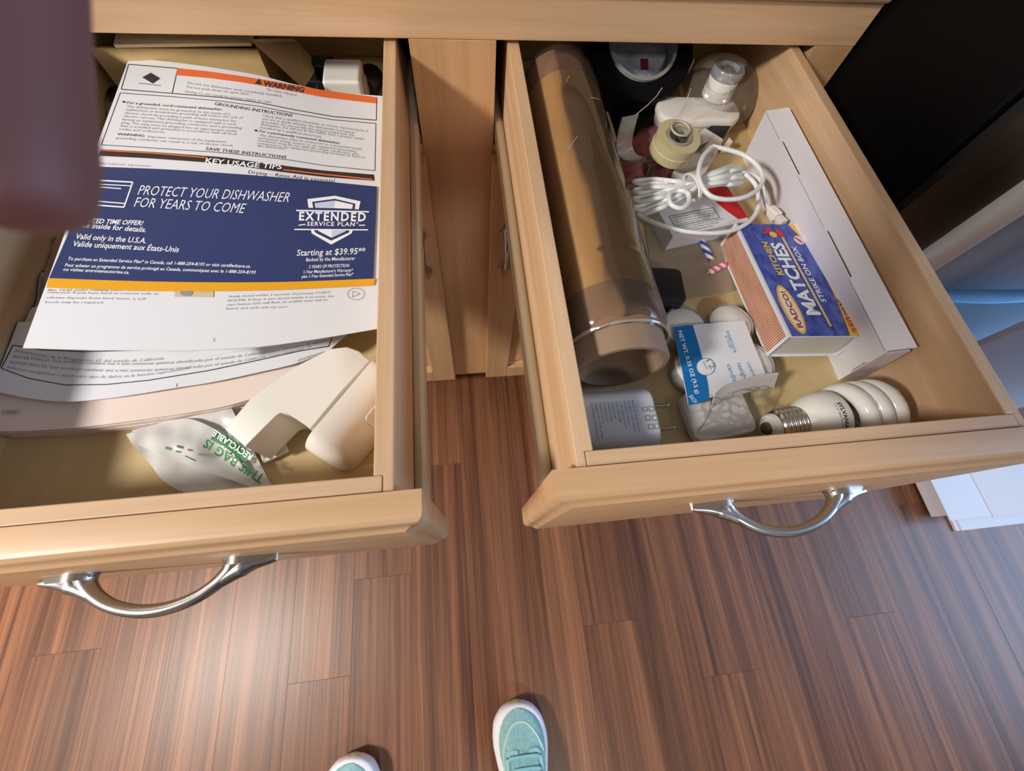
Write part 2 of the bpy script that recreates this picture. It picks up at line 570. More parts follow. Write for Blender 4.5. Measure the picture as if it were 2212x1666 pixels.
def bow_handle(name, c, half, out, right, parent):
    """nickel bow pull: two flat feet with pointed tails and a bowed bar between them; c = centre on the face"""
    c = Vector(c); R_ = Vector(right); O = Vector(out); U = R_.cross(O).normalized()
    mb = MB()
    path = []
    rad = []
    for t, d, r in ((-.62, .000, .0075), (-.62, .004, .0068), (-.585, .009, .0056), (-.50, .0155, .0048), (-.36, .0222, .0044), (-.18, .0268, .0043), (0, .0283, .0044),
                    (.18, .0268, .0043), (.36, .0222, .0044), (.50, .0155, .0048), (.585, .009, .0056), (.62, .004, .0068), (.62, .000, .0075)):
        path.append(c + R_ * (t * half) + O * d * .91); rad.append(r)
    pp = smooth_path(path, 4)
    rr = []
    for i in range(len(pp)):
        s = i / 4; k = min(int(s), len(rad) - 2); f = s - k
        rr.append(.9 * (rad[k] * (1 - f) + rad[k + 1] * f))
    mb.tube(pp, rr, 12, flat=1.0)
    for sg in (-1, 1):
        # foot plate: an almond outline, standing a little off the face, with a fin running up into the bar
        poly = []
        for i in range(24):
            a = 2 * PI * i / 24
            px = math.cos(a); py = math.sin(a)
            wv = .0088 * (1 - .55 * max(0, px)) * (1 if px < 0 else 1 - .25 * px)
            poly.append((.70 * half + px * (.30 * half if px > 0 else .16 * half), py * wv))
        M = Matrix((R_ * sg, U * sg, O)).transposed().to_4x4(); M.translation = c
        mb.prism(poly, M, .0, .0042)
        mb.tube(smooth_path([c + R_ * sg * half * .985 + O * .0030, c + R_ * sg * half * .82 + O * .0042, c + R_ * sg * half * .68 + O * .0072, c + R_ * sg * half * .50 + O * .0140], 5),
                [.0022 + .0034 * min(1, i / 9) - .0016 * max(0, (i - 9) / 6) for i in range(16)], 10, flat=1.0)
    return mb.build(name, NICKEL, parent, smooth=True, merge=False, angle=50)


def door(x0, x1, hx):
    z0, z1, yb, yf, sw = .112, .722, -.0005, -.019, .052
    f = MB()
    f.box((x0, yf, z0), (x0 + sw, yb, z1)); f.box((x1 - sw, yf, z0), (x1, yb, z1))
    f.box((x0 + sw, yf, z0), (x1 - sw, yb, z0 + sw)); f.box((x0 + sw, yf, z1 - sw), (x1 - sw, yb, z1))
    d = f.build('door', MAPLE_Z, cab, bevel=.0018)
    p = MB(); i = .004
    a0, a1, b0, b1 = x0 + sw + .0002, x1 - sw - .0002, z0 + sw + .0002, z1 - sw - .0002
    rings = [(0, -.010), (.004, -.0055), (.010, -.0055), (.030, -.014), (.032, -.014)]
    for ins, y in rings: p.v += [Vector((a0 + ins, y, b0 + ins)), Vector((a1 - ins, y, b0 + ins)), Vector((a1 - ins, y, b1 - ins)), Vector((a0 + ins, y, b1 - ins))]
    for r in range(len(rings) - 1):
        for j in range(4): p.f.append([r * 4 + j, r * 4 + (j + 1) % 4, r * 4 + 4 + (j + 1) % 4, r * 4 + 4 + j]); p.m.append(0)
    k = (len(rings) - 1) * 4
    p.f.append([k, k + 1, k + 2, k + 3]); p.m.append(0)
    p.build('door_panel', MAPLE_Z, d)
    bow_handle('door_handle', (hx, yf, .575), .056, (0, -1, 0), (0, 0, 1), d)


door(-.3700, -.0380, -.0590)
door(.0372, .3700, .0600)


def drawer(xl, xr, yf, hx, grp):
    """drawer box between inner faces xl and xr; yf = inner face of the front board"""
    T, TB, YB = .0110, .0088, .125
    b = MB()
    b.box((xl - .004, yf - .003, FLZ - .006), (xr + .004, YB - .001, FLZ))
    b.box((xl + .0002, YB, FLZ - .004), (xr - .0002, YB + .011, TOPZ - .008))
    d = b.build('drawer', [PLY], cab)
    I = Matrix.Identity(4)
    for sg, xi in ((-1, xl), (1, xr)):
        xo = xi + sg * T; xm = xi + sg * .0052
        poly = [(xi, YB + .011), (xi, yf), (xm, yf), (xm, yf - TB - .0006), (xo, yf - TB - .0006), (xo, YB + .011)]
        MB().prism(poly, I, FLZ - .009, TOPZ).build('side_board', MAPLE_Y, d, bevel=.0007)
        # cream steel slide: a rounded channel along the foot of the side board
        xc = xo + sg * .0055
        sl = MB()
        for py in (yf - .002, YB): pass
        prof = [(.0004, -.0115), (.0004, .0016), (.0025, .0036), (.0060, .0046), (.0090, .0030), (.0098, -.001), (.0098, -.0115), (.0070, -.0135), (.0030, -.0135)]
        M = frame((xo, yf - .004, FLZ + .0005), (0, 1, 0), (sg, 0, 0))
        pl = [(px, (pz if M.col[1].z > 0 else -pz)) for px, pz in prof]
        sl.prism(pl, M, 0, YB - yf + .004)
        sl.build('slide_rail', EPOXY, d, smooth=True, angle=30)
    MB().box((xl - .0048, yf - TB, FLZ - .009), (xr + .0048, yf - .0002, TOPZ + .0003)).build('front_board', MAPLE_X, d, bevel=.0006)
    # drawer front with a moulded edge on all four sides
    yb = yf - TB - .0009
    x0, x1, z0, z1 = xl - T - .0150, xr + T + .0150, .645, .8335
    p = MB()
    rings = [(0, 0), (0, .0125), (.0006, .0148), (.0022, .0164), (.0042, .0172), (.0062, .0176), (.0088, .0192), (.0104, .0206), (.0112, .0208)]
    for ins, dy in rings:
        p.v += [Vector((x0 + ins, yb - dy, z0 + ins)), Vector((x1 - ins, yb - dy, z0 + ins)), Vector((x1 - ins, yb - dy, z1 - ins)), Vector((x0 + ins, yb - dy, z1 - ins))]
    n = len(rings)
    for r in range(n - 1):
        for j in range(4): p.f.append([r * 4 + j, r * 4 + (j + 1) % 4, r * 4 + 4 + (j + 1) % 4, r * 4 + 4 + j]); p.m.append(0)
    p.f.append([0, 3, 2, 1]); p.m.append(0)
    k = (n - 1) * 4
    p.f.append([k, k + 1, k + 2, k + 3]); p.m.append(0)
    p.build('drawer_front', MAPLE_F, d, smooth=True, angle=24)
    bow_handle('drawer_handle', (hx, yb - .0208, .762), .0700, (0, -1, 0), (1, 0, 0), d)
    return d


drawer(-.3375, -.0626, -.3904, -.2085, None)
drawer(.0618, .3381, -.3869, .2165, None)

# worktop over the cabinet
ct = MB().box((-.425, -.006, .8725), (.404, .615, .908)).build('worktop', streaks(mat('worktop_laminate', (1, 1, 1, 1), .4), lin(150, 124, 100), lin(176, 150, 124), (6, 40, 40), 4, 0), None, bevel=.003, loc=(0, .3, .8725))
tag(ct, 'brown laminate worktop edge running along the top of the maple cabinet', 'worktop')

# ---------------------------------------------------------------- refrigerator to the right
fr = thing('refrigerator', (.86, .2, 0), 'black-sided refrigerator with stainless doors standing right of the cabinet', 'refrigerator')
FX0, FX1 = .4075, 1.31
MB().box((FX0, -.165, .02), (FX1, .60, 1.72)).build('body', GBLACK, fr, bevel=.004)
MB().box((FX0 + .006, -.1765, .06), (FX1 - .006, -.166, 1.70)).build('gasket', mat('rubber_gasket', lin(20, 20, 22), .7), fr)
STEELY = streaks(mat('brushed_steel_door', (1, 1, 1, 1), .36, 1), (.13, .118, .115, 1), (.26, .245, .24, 1), (26, 26, .5), 4, 0)


def fridge_door(name, z0, z1, m, xa=FX0, xb=FX1):
    poly = [(xa, -.1775), (xa, -.2200)]
    for i in range(1, 7):
        a = i / 6 * PI / 2
        poly.append((xa + .016 * (1 - math.cos(a)), -.2200 - .018 * math.sin(a)))
    for i in range(1, 12):
        t = i / 12
        poly.append((xa + .016 + (xb - xa - .032) * t, -.238 - .016 * 4 * t * (1 - t)))
    for i in range(6, -1, -1):
        a = i / 6 * PI / 2
        poly.append((xb - .016 * (1 - math.cos(a)), -.2200 - .018 * math.sin(a)))
    poly.append((xb, -.1775))
    return MB().prism(poly, Matrix.Identity(4), z0, z1).build(name, m, fr, smooth=True, angle=35, bevel=.002)


ud = fridge_door('upper_door', .754, 1.71, STEELY)
arc_o = [(FX0 + .016 - .0166 * math.cos(a), -.2200 - .0186 * math.sin(a)) for a in [PI / 2 * i / 8 for i in range(1, 9)]]
arc_i = [(FX0 + .016 - .0157 * math.cos(a), -.2200 - .0177 * math.sin(a)) for a in [PI / 2 * i / 8 for i in range(8, 0, -1)]]
MB().prism(arc_o + arc_i, Matrix.Identity(4), .760, 1.70).build('corner_highlight', mat('highlight_steel', (.66, .65, .68, 1), .42, .9), ud, smooth=True, angle=50)  # paler strip paints the highlight along the door's rounded corner
fridge_door('lower_front', .085, .744, mat('blue_steel', (.15, .33, .56, 1), .42, .5), FX0, .6862)  # lower front: left part tinted blue, right part grey
fridge_door('lower_front', .085, .744, mat('grey_steel', (.30, .33, .42, 1), .42, .5), .6882, FX1)
for x in (FX0 + .06, FX1 - .06):
    MB().lathe([(0, 0), (.02, 0), (.018, .02), (0, .02)], Matrix.Translation((x, -.10, 0)), 20).build('foot', BLACK, fr)

# ---------------------------------------------------------------- white flattened carton on the floor in front of the refrigerator
ca = thing('white_carton', (1.4, -.3, 0), 'low white cardboard carton with a seamed lid lying on the floor before the refrigerator', 'carton')
A = at(2016, 1050, z=.060); B = at(2050, 1125, z=.060); Cc = at(2146, 1117, z=.060)
x0, xs, yF = A.x, at(2144, 1118, z=.060).x, B.y
MB().box((x0 + .012, yF + .012, .008), (2.05, -.285, .0585)).build('carton_body', BOXW, ca, bevel=.001)
MB().box((x0, yF, .0590), (xs - .0006, -.268, .0610)).build('lid_flap', BOXW, ca, bevel=.0004)
MB().box((xs + .0006, yF - .004, .0590), (2.06, -.268, .0618)).build('lid_flap', mat('white_card_warm', lin(232, 224, 222), .6), ca, bevel=.0004)
L0 = at(2072, 1147, z=.012); L1 = at(2062, 1128, z=.012); L2 = at(2165, 1134, z=.012)
MB().box((L1.x, L0.y, .0), (L2.x + .01, yF + .06, .0075)).build('tray_flap', BOXW, ca, bevel=.0006)
MB().box((L1.x + .012, L0.y - .0005, .0078), (2.05, yF + .03, .0105)).build('tray_edge', WHITE, ca, bevel=.0006)

# ---------------------------------------------------------------- the person taking the picture: shoes on the floor, a fingertip before the lens
SKIN = mat('skin', lin(126, 82, 78), .6)
TROUSER = mat('dark_trouser_cloth', lin(44, 48, 60), .85)
SHIRT = mat('grey_shirt_cloth', lin(92, 96, 104), .85)
TEAL = streaks(mat('teal_knit', (1, 1, 1, 1), .8), lin(128, 174, 174), lin(154, 196, 194), (160, 160, 160), 3, 0, .5, ((420, 900, 420), .10))
MIDS = mat('white_foam', lin(236, 232, 238), .55)


def cf(x, y, d):
    return CAM + ROT @ Vector((x, y, -d))


sk_v = []; sk_e = []; sk_r = []


def chain(pts, start=None):
    prev = start
    for p, r in pts:
        sk_v.append(Vector(p)); sk_r.append(r); i = len(sk_v) - 1
        if prev is not None: sk_e.append((prev, i))
        prev = i
    return prev


pelv = chain([((-.115, -1.02, .92), .135)])
wst = chain([((-.115, -1.02, 1.04), .122), ((-.115, -1.03, 1.20), .135), ((-.115, -1.02, 1.34), .125)], pelv)
nk = chain([((-.115, -.985, 1.44), .058), ((-.115, -.945, 1.50), .055), ((-.115, -.925, 1.565), .082), ((-.115, -.905, 1.635), .088), ((-.115, -.90, 1.69), .070)], wst)
for sx, fx, fy in ((-1, -.288, -.985), (1, .045, -.945)):
    chain([((-.115 + sx * .095, -1.01, .86), .092), ((-.115 + sx * .13, -1.0, .66), .074), ((fx - sx * .01, fy - .01, .47), .056), ((fx, fy - .02, .30), .050), ((fx, fy, .13), .036), ((fx, fy + .01, .075), .032)], pelv)
# left arm up to the phone
ls = chain([((-.265, -1.0, 1.365), .062), ((-.315, -.90, 1.28), .048), ((-.325, -.74, 1.19), .041), ((-.25, -.58, 1.17), .036)], wst)
wri = chain([(cf(-.150, .125, -.035), .024), (cf(-.118, .105, -.012), .021)], ls)
pal = chain([(cf(-.092, .088, .010), .019)], wri)
idx = chain([(cf(-.052, .068, .034), .0115), (at(-60, -440, d=.047), .0098), (at(-10, -150, d=.050), .0088), (at(8, 110, d=.050), .0083), (at(30, 350, d=.050), .0085), (at(38, 434, d=.050), .0078), (at(42, 492, d=.050), .0056)], pal)
chain([(cf(-.074, .060, .030), .0112), (cf(-.080, .026, .044), .0095), (cf(-.076, .002, .040), .0085), (cf(-.066, -.012, .026), .0075)], pal)
chain([(cf(-.094, .050, .024), .0108), (cf(-.102, .018, .036), .0092), (cf(-.097, -.004, .033), .0082), (cf(-.086, -.017, .022), .0072)], pal)
chain([(cf(-.112, .046, .014), .0095), (cf(-.121, .022, .024), .0080), (cf(-.118, .006, .023), .0072), (cf(-.108, -.006, .014), .0062)], pal)
chain([(cf(-.098, .070, -.016), .0120), (cf(-.074, .052, -.030), .0105), (cf(-.050, .034, -.030), .0090), (cf(-.036, .022, -.026), .0076)], pal)
# right arm hanging
rs = chain([((.035, -1.02, 1.365), .062), ((.085, -1.05, 1.25), .048), ((.105, -1.06, 1.07), .041), ((.12, -1.02, .93), .034), ((.125, -.985, .82), .024)], wst)
rp = chain([((.122, -.97, .765), .021), ((.12, -.96, .735), .019)], rs)
for k, (dy, ln) in enumerate(((.030, .070), (.010, .078), (-.011, .072), (-.031, .056))):
    y = -.96 + dy
    chain([((.117, y, .715), .0105), ((.112, y + .002, .715 - ln * .5), .0088), ((.102, y + .002, .715 - ln * .8), .0078), ((.090, y, .715 - ln), .0068)], rp)
chain([((.112, -.930, .752), .0115), ((.103, -.912, .725), .0100), ((.096, -.905, .700), .0080)], rp)
me = bpy.data.meshes.new('person')
me.from_pydata([tuple(p) for p in sk_v], sk_e, [])
tmp = bpy.data.objects.new('person', me); COL.objects.link(tmp)
md = tmp.modifiers.new('skin', 'SKIN'); md.use_smooth_shade = True
lay = me.skin_vertices[0] if len(me.skin_vertices) else None
if lay is None:
    bm = bmesh.new(); bm.from_mesh(me); bm.verts.layers.skin.verify(); bm.to_mesh(me); bm.free(); lay = me.skin_vertices[0]
for i, r in enumerate(sk_r):
    lay.data[i].radius = (r, r); lay.data[i].use_root = (i == 0)
sb = tmp.modifiers.new('sub', 'SUBSURF'); sb.levels = 2; sb.render_levels = 2
dg = bpy.context.evaluated_depsgraph_get()
pm = bpy.data.meshes.new_from_object(tmp.evaluated_get(dg))
bpy.data.objects.remove(tmp)
bm = bmesh.new(); bm.from_mesh(pm)
for zc in (.985, 1.43):
    bmesh.ops.bisect_plane(bm, geom=bm.verts[:] + bm.edges[:] + bm.faces[:], plane_co=(0, 0, zc), plane_no=(0, 0, 1))
bm.to_mesh(pm); bm.free()
PB = Vector((-.115, -1.0, 0))
hand = cf(-.11, .10, -.01)
for v in pm.vertices: v.co -= PB
for m in (SKIN, TROUSER, SHIRT): pm.materials.append(m)
for p in pm.polygons:
    c = p.center + PB
    mi = 2
    if c.z < .985 and not (c.x > .07 and c.z > .66 and abs(c.y + .97) < .12 and c.x > .078): mi = 1
    if c.z < .98 and c.x > .075 and c.z > .84: mi = 2
    if (c - hand).length < .135 and c.z > 1.0: mi = 0
    if c.x > .07 and .6 < c.z < .86 and c.x > .085: mi = 0
    if c.z > 1.43: mi = 0
    p.material_index = mi; p.use_smooth = True
per = bpy.data.objects.new('person', pm); COL.objects.link(per); per.location = PB
tag(per, 'person standing at the drawers, one fingertip blurred across the upper left corner', 'person')
phm = MB(); Mph = Matrix.Translation(CAM) @ ROT.to_4x4()
phm.prism(rrect(.0775, .0365, .008, 6), Mph @ Matrix.Translation((.048, -.018, 0)), .0012, .0095)
pho = phm.build('phone', mat('phone_back', lin(30, 32, 36), .4), None, smooth=True, bevel=.0015, loc=CAM)  # out of view behind the lens, added to darken the finger
tag(pho, 'unseen dark phone behind the lens, added to shade the fingertip', 'phone')
# fingernail side of the fingertip and the hair are clothing-level details of the figure
hr = MB()
hr.grid(lambda a, b: Vector((-.115, -.925, 1.645)) + Vector((math.cos(2 * PI * a) * math.sin(PI * .62 * b) * .098, math.sin(2 * PI * a) * math.sin(PI * .62 * b) * .100 - .018 - .03 * b, math.cos(PI * .62 * b) * .110)), 28, 14, cu=True)
for sx in (-1, 1):
    MB().lathe([(.0115 * math.sin(PI * i / 10), -.0115 * math.cos(PI * i / 10)) for i in range(11)], frame((-.115 + sx * .031, -.833, 1.632), (0, 1, -.3)), 20).build('eye', mat('eye_white', lin(230, 228, 224), .2), per, smooth=True)
    MB().lathe([(.0, 0), (.006, .0008), (.0062, .0016), (0, .0022)], frame((-.115 + sx * .031, -.8222, 1.6288), (0, 1, -.3)), 16).build('iris', mat('iris_brown', lin(62, 40, 28), .2), per, smooth=True)
    MB().grid(lambda a, b: Vector((-.115 + sx * (.083 + .012 * math.sin(PI * a)), -.905 + .032 * (a - .5) + .004 * b, 1.625 + .060 * (b - .5) * math.sin(PI * (.15 + .7 * a)))), 10, 10).build('ear', SKIN, per, smooth=True)
MB().tube(smooth_path([(-.115, -.820, 1.648), (-.115, -.806, 1.620), (-.115, -.800, 1.604), (-.115, -.818, 1.598)], 5), [.006 + .006 * min(1, i / 10) for i in range(16)], 12).build('nose', SKIN, per, smooth=True)
MB().tube(smooth_path([(-.141, -.829, 1.574), (-.128, -.819, 1.577), (-.115, -.817, 1.575), (-.102, -.819, 1.577), (-.089, -.829, 1.574)], 5), [.002 + .0035 * math.sin(PI * i / 20) for i in range(21)], 10).build('mouth', mat('lips', lin(132, 70, 70), .5), per, smooth=True)
hr.build('hair', mat('brown_hair', lin(62, 44, 34), .6), per, smooth=True)


def shoe(loc, rot, side, label):
    root = thing('shoe', loc, label, 'shoe', None)
    M = Matrix.Translation(loc) @ Matrix.Rotation(rot, 4, 'Z')
    W_ = [(-.147, .0), (-.143, .016), (-.13, .027), (-.10, .036), (-.05, .0385), (0, .0415), (.04, .049), (.072, .0545), (.095, .0545), (.115, .0495), (.129, .0415), (.138, .0325), (.1435, .0230), (.1464, .0130), (.1475, 0)]
    def wid(y):
        for (a, p), (b, q) in zip(W_, W_[1:]):
            if a <= y <= b: return p + (q - p) * (y - a) / (b - a)
        return 0
    def ctr(y): return side * (.004 * math.cos((y + .02) * 14) - .003)
    ys = [-.147, -.1465, -.144, -.138, -.128, -.11, -.09, -.06, -.03, 0, .03, .055, .075, .09, .103, .115, .125, .133, .138, .1415, .1445, .1464, .1472, .1475]
    def spring(y): return max(0, (y - .07)) ** 2 * 2.2
    so = MB()
    lv = [(0, .90), (.006, .975), (.014, 1.0), (.026, 1.0), (.034, .97), (.038, .91)]
    for y in ys:
        for sgn in (1,): pass
    n = len(ys)
    for z, k in lv:
        ring = [(ctr(y) + wid(y) * k, y * (1 - (1 - k) * .35), z + spring(y) * (1 if z < .02 else .8)) for y in ys] + [(ctr(y) - wid(y) * k, y * (1 - (1 - k) * .35), z + spring(y) * (1 if z < .02 else .8)) for y in ys[-2:0:-1]]
        so.v += [M @ Vector(p) for p in ring]
    m = 2 * n - 2
    for r in range(len(lv) - 1):
        for j in range(m): so.f.append([r * m + j, r * m + (j + 1) % m, (r + 1) * m + (j + 1) % m, (r + 1) * m + j]); so.m.append(0)
    so.f.append(list(range(m))); so.m.append(0)
    so.f.append([(len(lv) - 1) * m + j for j in range(m)]); so.m.append(0)
    so.build('sole', MIDS, root, smooth=True, angle=60)
    H_ = [(-.147, .055), (-.12, .062), (-.09, .060), (-.05, .056), (0, .052), (.04, .041), (.07, .031), (.10, .0225), (.125, .015), (.14, .008), (.1475, .001)]
    def hei(y):
        for (a, p), (b, q) in zip(H_, H_[1:]):
            if a <= y <= b:
                t = (y - a) / (b - a); return p + (q - p) * t
        return 0
    def up(s, t, off=0):
        y = -.141 + .2805 * s
        wv = max(wid(y / .955) - .0085, .0015) * .99
        a = PI * t
        c, sn = math.cos(a), math.sin(a)
        e = .62
        return M @ Vector((ctr(y) + side * .002 + (wv + off) * math.copysign(abs(c) ** e, c), y, .0335 + spring(y) * .8 + (hei(y) + off) * abs(sn) ** .8))
    u = MB()
    us = [0, .02, .05, .09, .14, .2, .28, .36, .44, .52, .6, .67, .74, .8, .85, .9, .94, .97, .99, 1]
    nt_ = 22
    k = 0
    for s in us:
        for j in range(nt_ + 1): u.v.append(up(s, j / nt_))
    for i in range(len(us) - 1):
        for j in range(nt_):
            if us[i] >= .14 and us[i + 1] <= .44 and nt_ * .28 < j + .5 < nt_ * .72: continue      # the opening for the foot
            a = i * (nt_ + 1) + j
            u.f.append([a, a + 1, a + nt_ + 2, a + nt_ + 1]); u.m.append(0)
    u.build('upper', TEAL, root, smooth=True, angle=80)
    # toe overlay, tip bumper, lace panel and laces
    ov = MB()
    arc = [up(.985 - .16 * abs(2 * q - 1) ** 1.6, .10 + .80 * q, .0012) for q in [i / 30 for i in range(31)]]
    arc = [up(.925 - .26 * abs(2 * q - 1) ** 1.7, .16 + .68 * q, .0004) for q in [i / 30 for i in range(31)]]
    ov.tube(arc, .0022, 8, flat=.6)
    ov.build('toe_overlay', mat('pale_overlay', lin(186, 214, 204), .5), root, smooth=True)
    tb = MB()
    tb.grid(lambda a, b: M @ Vector((ctr(.14) + (a - .5) * .034, .1492 - .0150 * (2 * a - 1) ** 2 * .45 - .0050 * b * b, .016 + .0205 * b + spring(.143) * .8)), 12, 6)
    tb.build('toe_bumper', mat('yellow_rubber', lin(214, 210, 140), .5), root, smooth=True)
    lp = MB()
    for sg in (-1, 1):
        lp.tube(smooth_path([up(.765, .5 - sg * .03, .0012), up(.765, .5 - sg * .13, .0012), up(.70, .5 - sg * .19, .0012), up(.58, .5 - sg * .20, .0012), up(.46, .5 - sg * .19, .0012)], 6), .0042, 8, flat=.5)
    lp.build('eyelet_panel', mat('pale_teal_band', lin(150, 200, 204), .6), root, smooth=True)
    for q in (.735, .675, .615, .555):
        MB().tube(smooth_path([up(q, .5 - .16, .003), up(q + .012, .5 - .06, .0050), up(q + .012, .5 + .06, .0050), up(q, .5 + .16, .003)], 6), .0030, 8, flat=.55).build('lace', mat('teal_lace', lin(140, 196, 200), .7), root, smooth=True)
    for q in (.745, .665):
        for sg in (-1, 1):
            P_ = up(q, .5 + sg * .165, .0048)
            MB().lathe([(0, .0), (.0016, 0), (.0016, .0008), (0, .0008)], Matrix.Translation(P_), 12).build('eyelet', mat('eyelet_dark', lin(70, 100, 106), .6), root)
    tg = MB()
    tg.grid(lambda a, b: up(.42 + .32 * a, .36 + .28 * b, .0016 + .004 * (1 - a)), 10, 10)
    tg.build('tongue', TEAL, root, smooth=True)


shoe(Vector((.0475, -.8585, 0)), math.radians(-1), 1, 'teal running shoe with white sole at the bottom centre of the floor')
shoe(Vector((-.2960, -.9030, 0)), math.radians(-7), -1, 'teal running shoe at the bottom edge, only its toe in view')

# ================================================================ left drawer
def nz(x, y, s, k=0.0):
    return noise.noise(Vector((x * s, y * s, k)))


# tan cardboard box with its flaps up, at the back
cb = thing('cardboard_box', (-.26, .07, FLZ), 'open tan cardboard box with raised flaps at the back of the left drawer', 'box')
by0 = at_h((300, 127), lambda x, y: .8068).y + .006
BZ = at(400, 106, y=by0).z
bx0, bx1, by1 = at(195, 110, y=by0).x, at(562, 120, y=by0).x, .118
for lo, hi in (((bx0, by0, FLZ), (bx1, by0 + .003, BZ)), ((bx0, by1 - .003, FLZ), (bx1, by1, BZ)), ((bx0, by0 + .003, FLZ), (bx0 + .003, by1 - .003, BZ)), ((bx1 - .003, by0 + .003, FLZ), (bx1, by1 - .003, BZ)), ((bx0 + .003, by0 + .003, FLZ), (bx1 - .003, by1 - .003, FLZ + .003))):
    MB().box(lo, hi).build('box_wall', CARD, cb, bevel=.0004)
a, b = at(238, 84, z=.8235), at(541, 90, z=.8235)
fp = MB()
c0, c1 = at(245, 96, z=.818), at(541, 93, z=.819)
fp.hexa([c0 + Vector((0, 0, -.0025)), c1 + Vector((0, 0, -.0025)), b + Vector((0, .03, -.0025)), a + Vector((0, .03, -.0025))], [c0, c1, b + Vector((0, .03, 0)), a + Vector((0, .03, 0))])
fp.build('top_flap', mat('pale_cardboard', lin(208, 188, 144), .75), cb)
p1, p2 = at(545, 90, z=.822), at(656, 191, z=.796)
p3, p4 = at(690, 140, z=.778), at(640, 88, z=.800)
sf = MB(); dz = Vector((-.0014, -.001, .0024))
sf.hexa([p1, p2, p3, p4], [p1 + dz, p2 + dz, p3 + dz, p4 + dz])
sf.build('side_flap', CARD, cb)

# clear bag holding another blue leaflet, at the left wall
h_bag = lambda x, y: .770 + .004 * nz(x, y, 22, 3)
lb = sheet('bagged_leaflet', [(-90, 452), (40, 470), (165, 486)], [(-150, 648), (10, 662), (112, 668)], lambda x, y: .762, NAVY, None, loc=at(20, 560, z=.762))
tag(lb, 'dark blue leaflet inside the clear bag along the left drawer wall', 'leaflet')
mb = MB(); band(mb, [(-140, 628), (8, 648), (116, 652)], [(-150, 652), (4, 668), (112, 672)], lambda x, y: .7621, .0003)
mb.build('gold_stripe', GOLD, lb)
mb = MB(); ink(mb, 'Whirl', (82, 568), (132, 556), (5, -26), lambda x, y: .7621, .0003, bold=.01); mb.build('lettering', WHITEINK, lb)
pg = sheet('loose_page', [(-90, 668), (0, 676), (84, 672)], [(-160, 760), (-20, 770), (52, 770)], lambda x, y: .7605, WHITE, None, loc=at(20, 720, z=.7605))
tag(pg, 'pale page with a ruled border showing left of the warning sheet', 'sheet')
mb = MB(); rule(mb, [(62, 678), (44, 712), (33, 742)], 2.5, lambda x, y: .7606); rule(mb, [(33, 742), (48, 748)], 2.5, lambda x, y: .7606); mb.build('ruled_border', GREYINK, pg)
bg_ = MB()
bgt, bgb = [(60, 92), (190, 100), (262, 140), (300, 190)], [(-160, 700), (-60, 690), (40, 676), (130, 660)]
def bagp(a, b):
    s = a * 3; i = min(int(s), 2); f = s - i
    A_ = [bgt[i][k] * (1 - f) + bgt[i + 1][k] * f for k in (0, 1)]; B_ = [bgb[i][k] * (1 - f) + bgb[i + 1][k] * f for k in (0, 1)]
    P = at(A_[0] * (1 - b) + B_[0] * b, A_[1] * (1 - b) + B_[1] * b, z=.772)
    P.x = max(P.x, -.3362)
    edge = min(1, min(a, 1 - a) * 6, min(b, 1 - b) * 6)
    P.z = .7665 + .010 * edge * (.6 + .9 * nz(P.x, P.y, 30, 1)) + .004 * edge * nz(P.x, P.y, 75, 5)
    return P
bg_.grid(bagp, 46, 70)
bgo = bg_.build('clear_bag', film('clear_bag_film', lin(136, 130, 122), .80, .10, .18, .8), None, smooth=True, angle=180, loc=at(100, 400, z=.76))
tag(bgo, 'crumpled clear plastic bag along the left side of the left drawer', 'plastic bag')

# booklet: a stack of leaves fanned out at its lower edge
bk = thing('manual_booklet', at(350, 800, z=FLZ + .001), 'thick white manual booklet under the warning sheet, with a boxed Spanish notice', 'booklet')
LB = [(-70, 930), (0, 944), (126, 942), (269, 929), (462, 902), (560, 876), (632, 851)]
for k in range(6):
    dy = [0, -5, -9, -16, -20, -27][k]; dx = [0, 3, 5, 9, 8, 14][k]
    bot = [(u + dx * (i / 6), v + dy * (.35 + .65 * i / 6)) for i, (u, v) in enumerate(LB)]
    zz = FLZ + .0022 + .0030 * k
    sheet('page', [(-90, 690), (300, 640), (720 + dx, 690)], bot, (lambda zz: lambda x, y: zz + .0012 * nz(x, y, 14, 2))(zz), CREAM, bk, thick=.0016, nu=20, nv=8)
LC = [(-60, 836), (0, 848), (60, 860), (139, 868), (220, 862), (294, 852), (380, 838), (462, 825), (560, 804), (640, 785), (708, 760)]
h_cov = lambda x, y: .7742 + .0015 * nz(x, y, 9, 4)
sheet('cover', [(-60, 700), (200, 690), (500, 680), (785, 690)], LC, h_cov, WHITE, bk, nu=40)
mb = MB()
ink(mb, 'Advertencias de la Proposición 65 del estado de California', (31, 760), (353, 777), (3, -6.6), h_cov, .00012, bend=(0, 13))
ink(mb, 'ADVERTENCIA: Este producto contiene una o más sustancias químicas identificadas por el estado de California como causantes de cáncer.', (26, 773), (708, 737), (3, -6.6), h_cov, .00012, bend=(0, 31))
ink(mb, 'ADVERTENCIA: Este producto contiene una o más sustancias químicas identificadas por el estado de California como causantes de', (19, 785), (672, 751), (3, -6.6), h_cov, .00012, bend=(0, 33))
ink(mb, 'defectos congénitos o algún otro tipo de daños en la función reproductora.', (14, 795), (410, 797), (3, -6.5), h_cov, .00012, bend=(0, 21))
ink(mb, '1', (380, 836), (382.6, 836), (2, -8), h_cov, .00012)
ink(mb, 'W10909438A', (642, 783), (698, 766), (3, -7), h_cov, shear=.3)
mb.build('printed_text', GREYINK, bk)
mb = MB()
rule(mb, [(28, 746), (90, 756), (180, 760), (300, 757), (440, 754)], 2.2, h_cov); rule(mb, [(3, 796), (60, 817), (140, 832), (230, 831), (320, 822), (450, 801), (560, 778), (650, 758), (712, 748)], 2.2, h_cov)
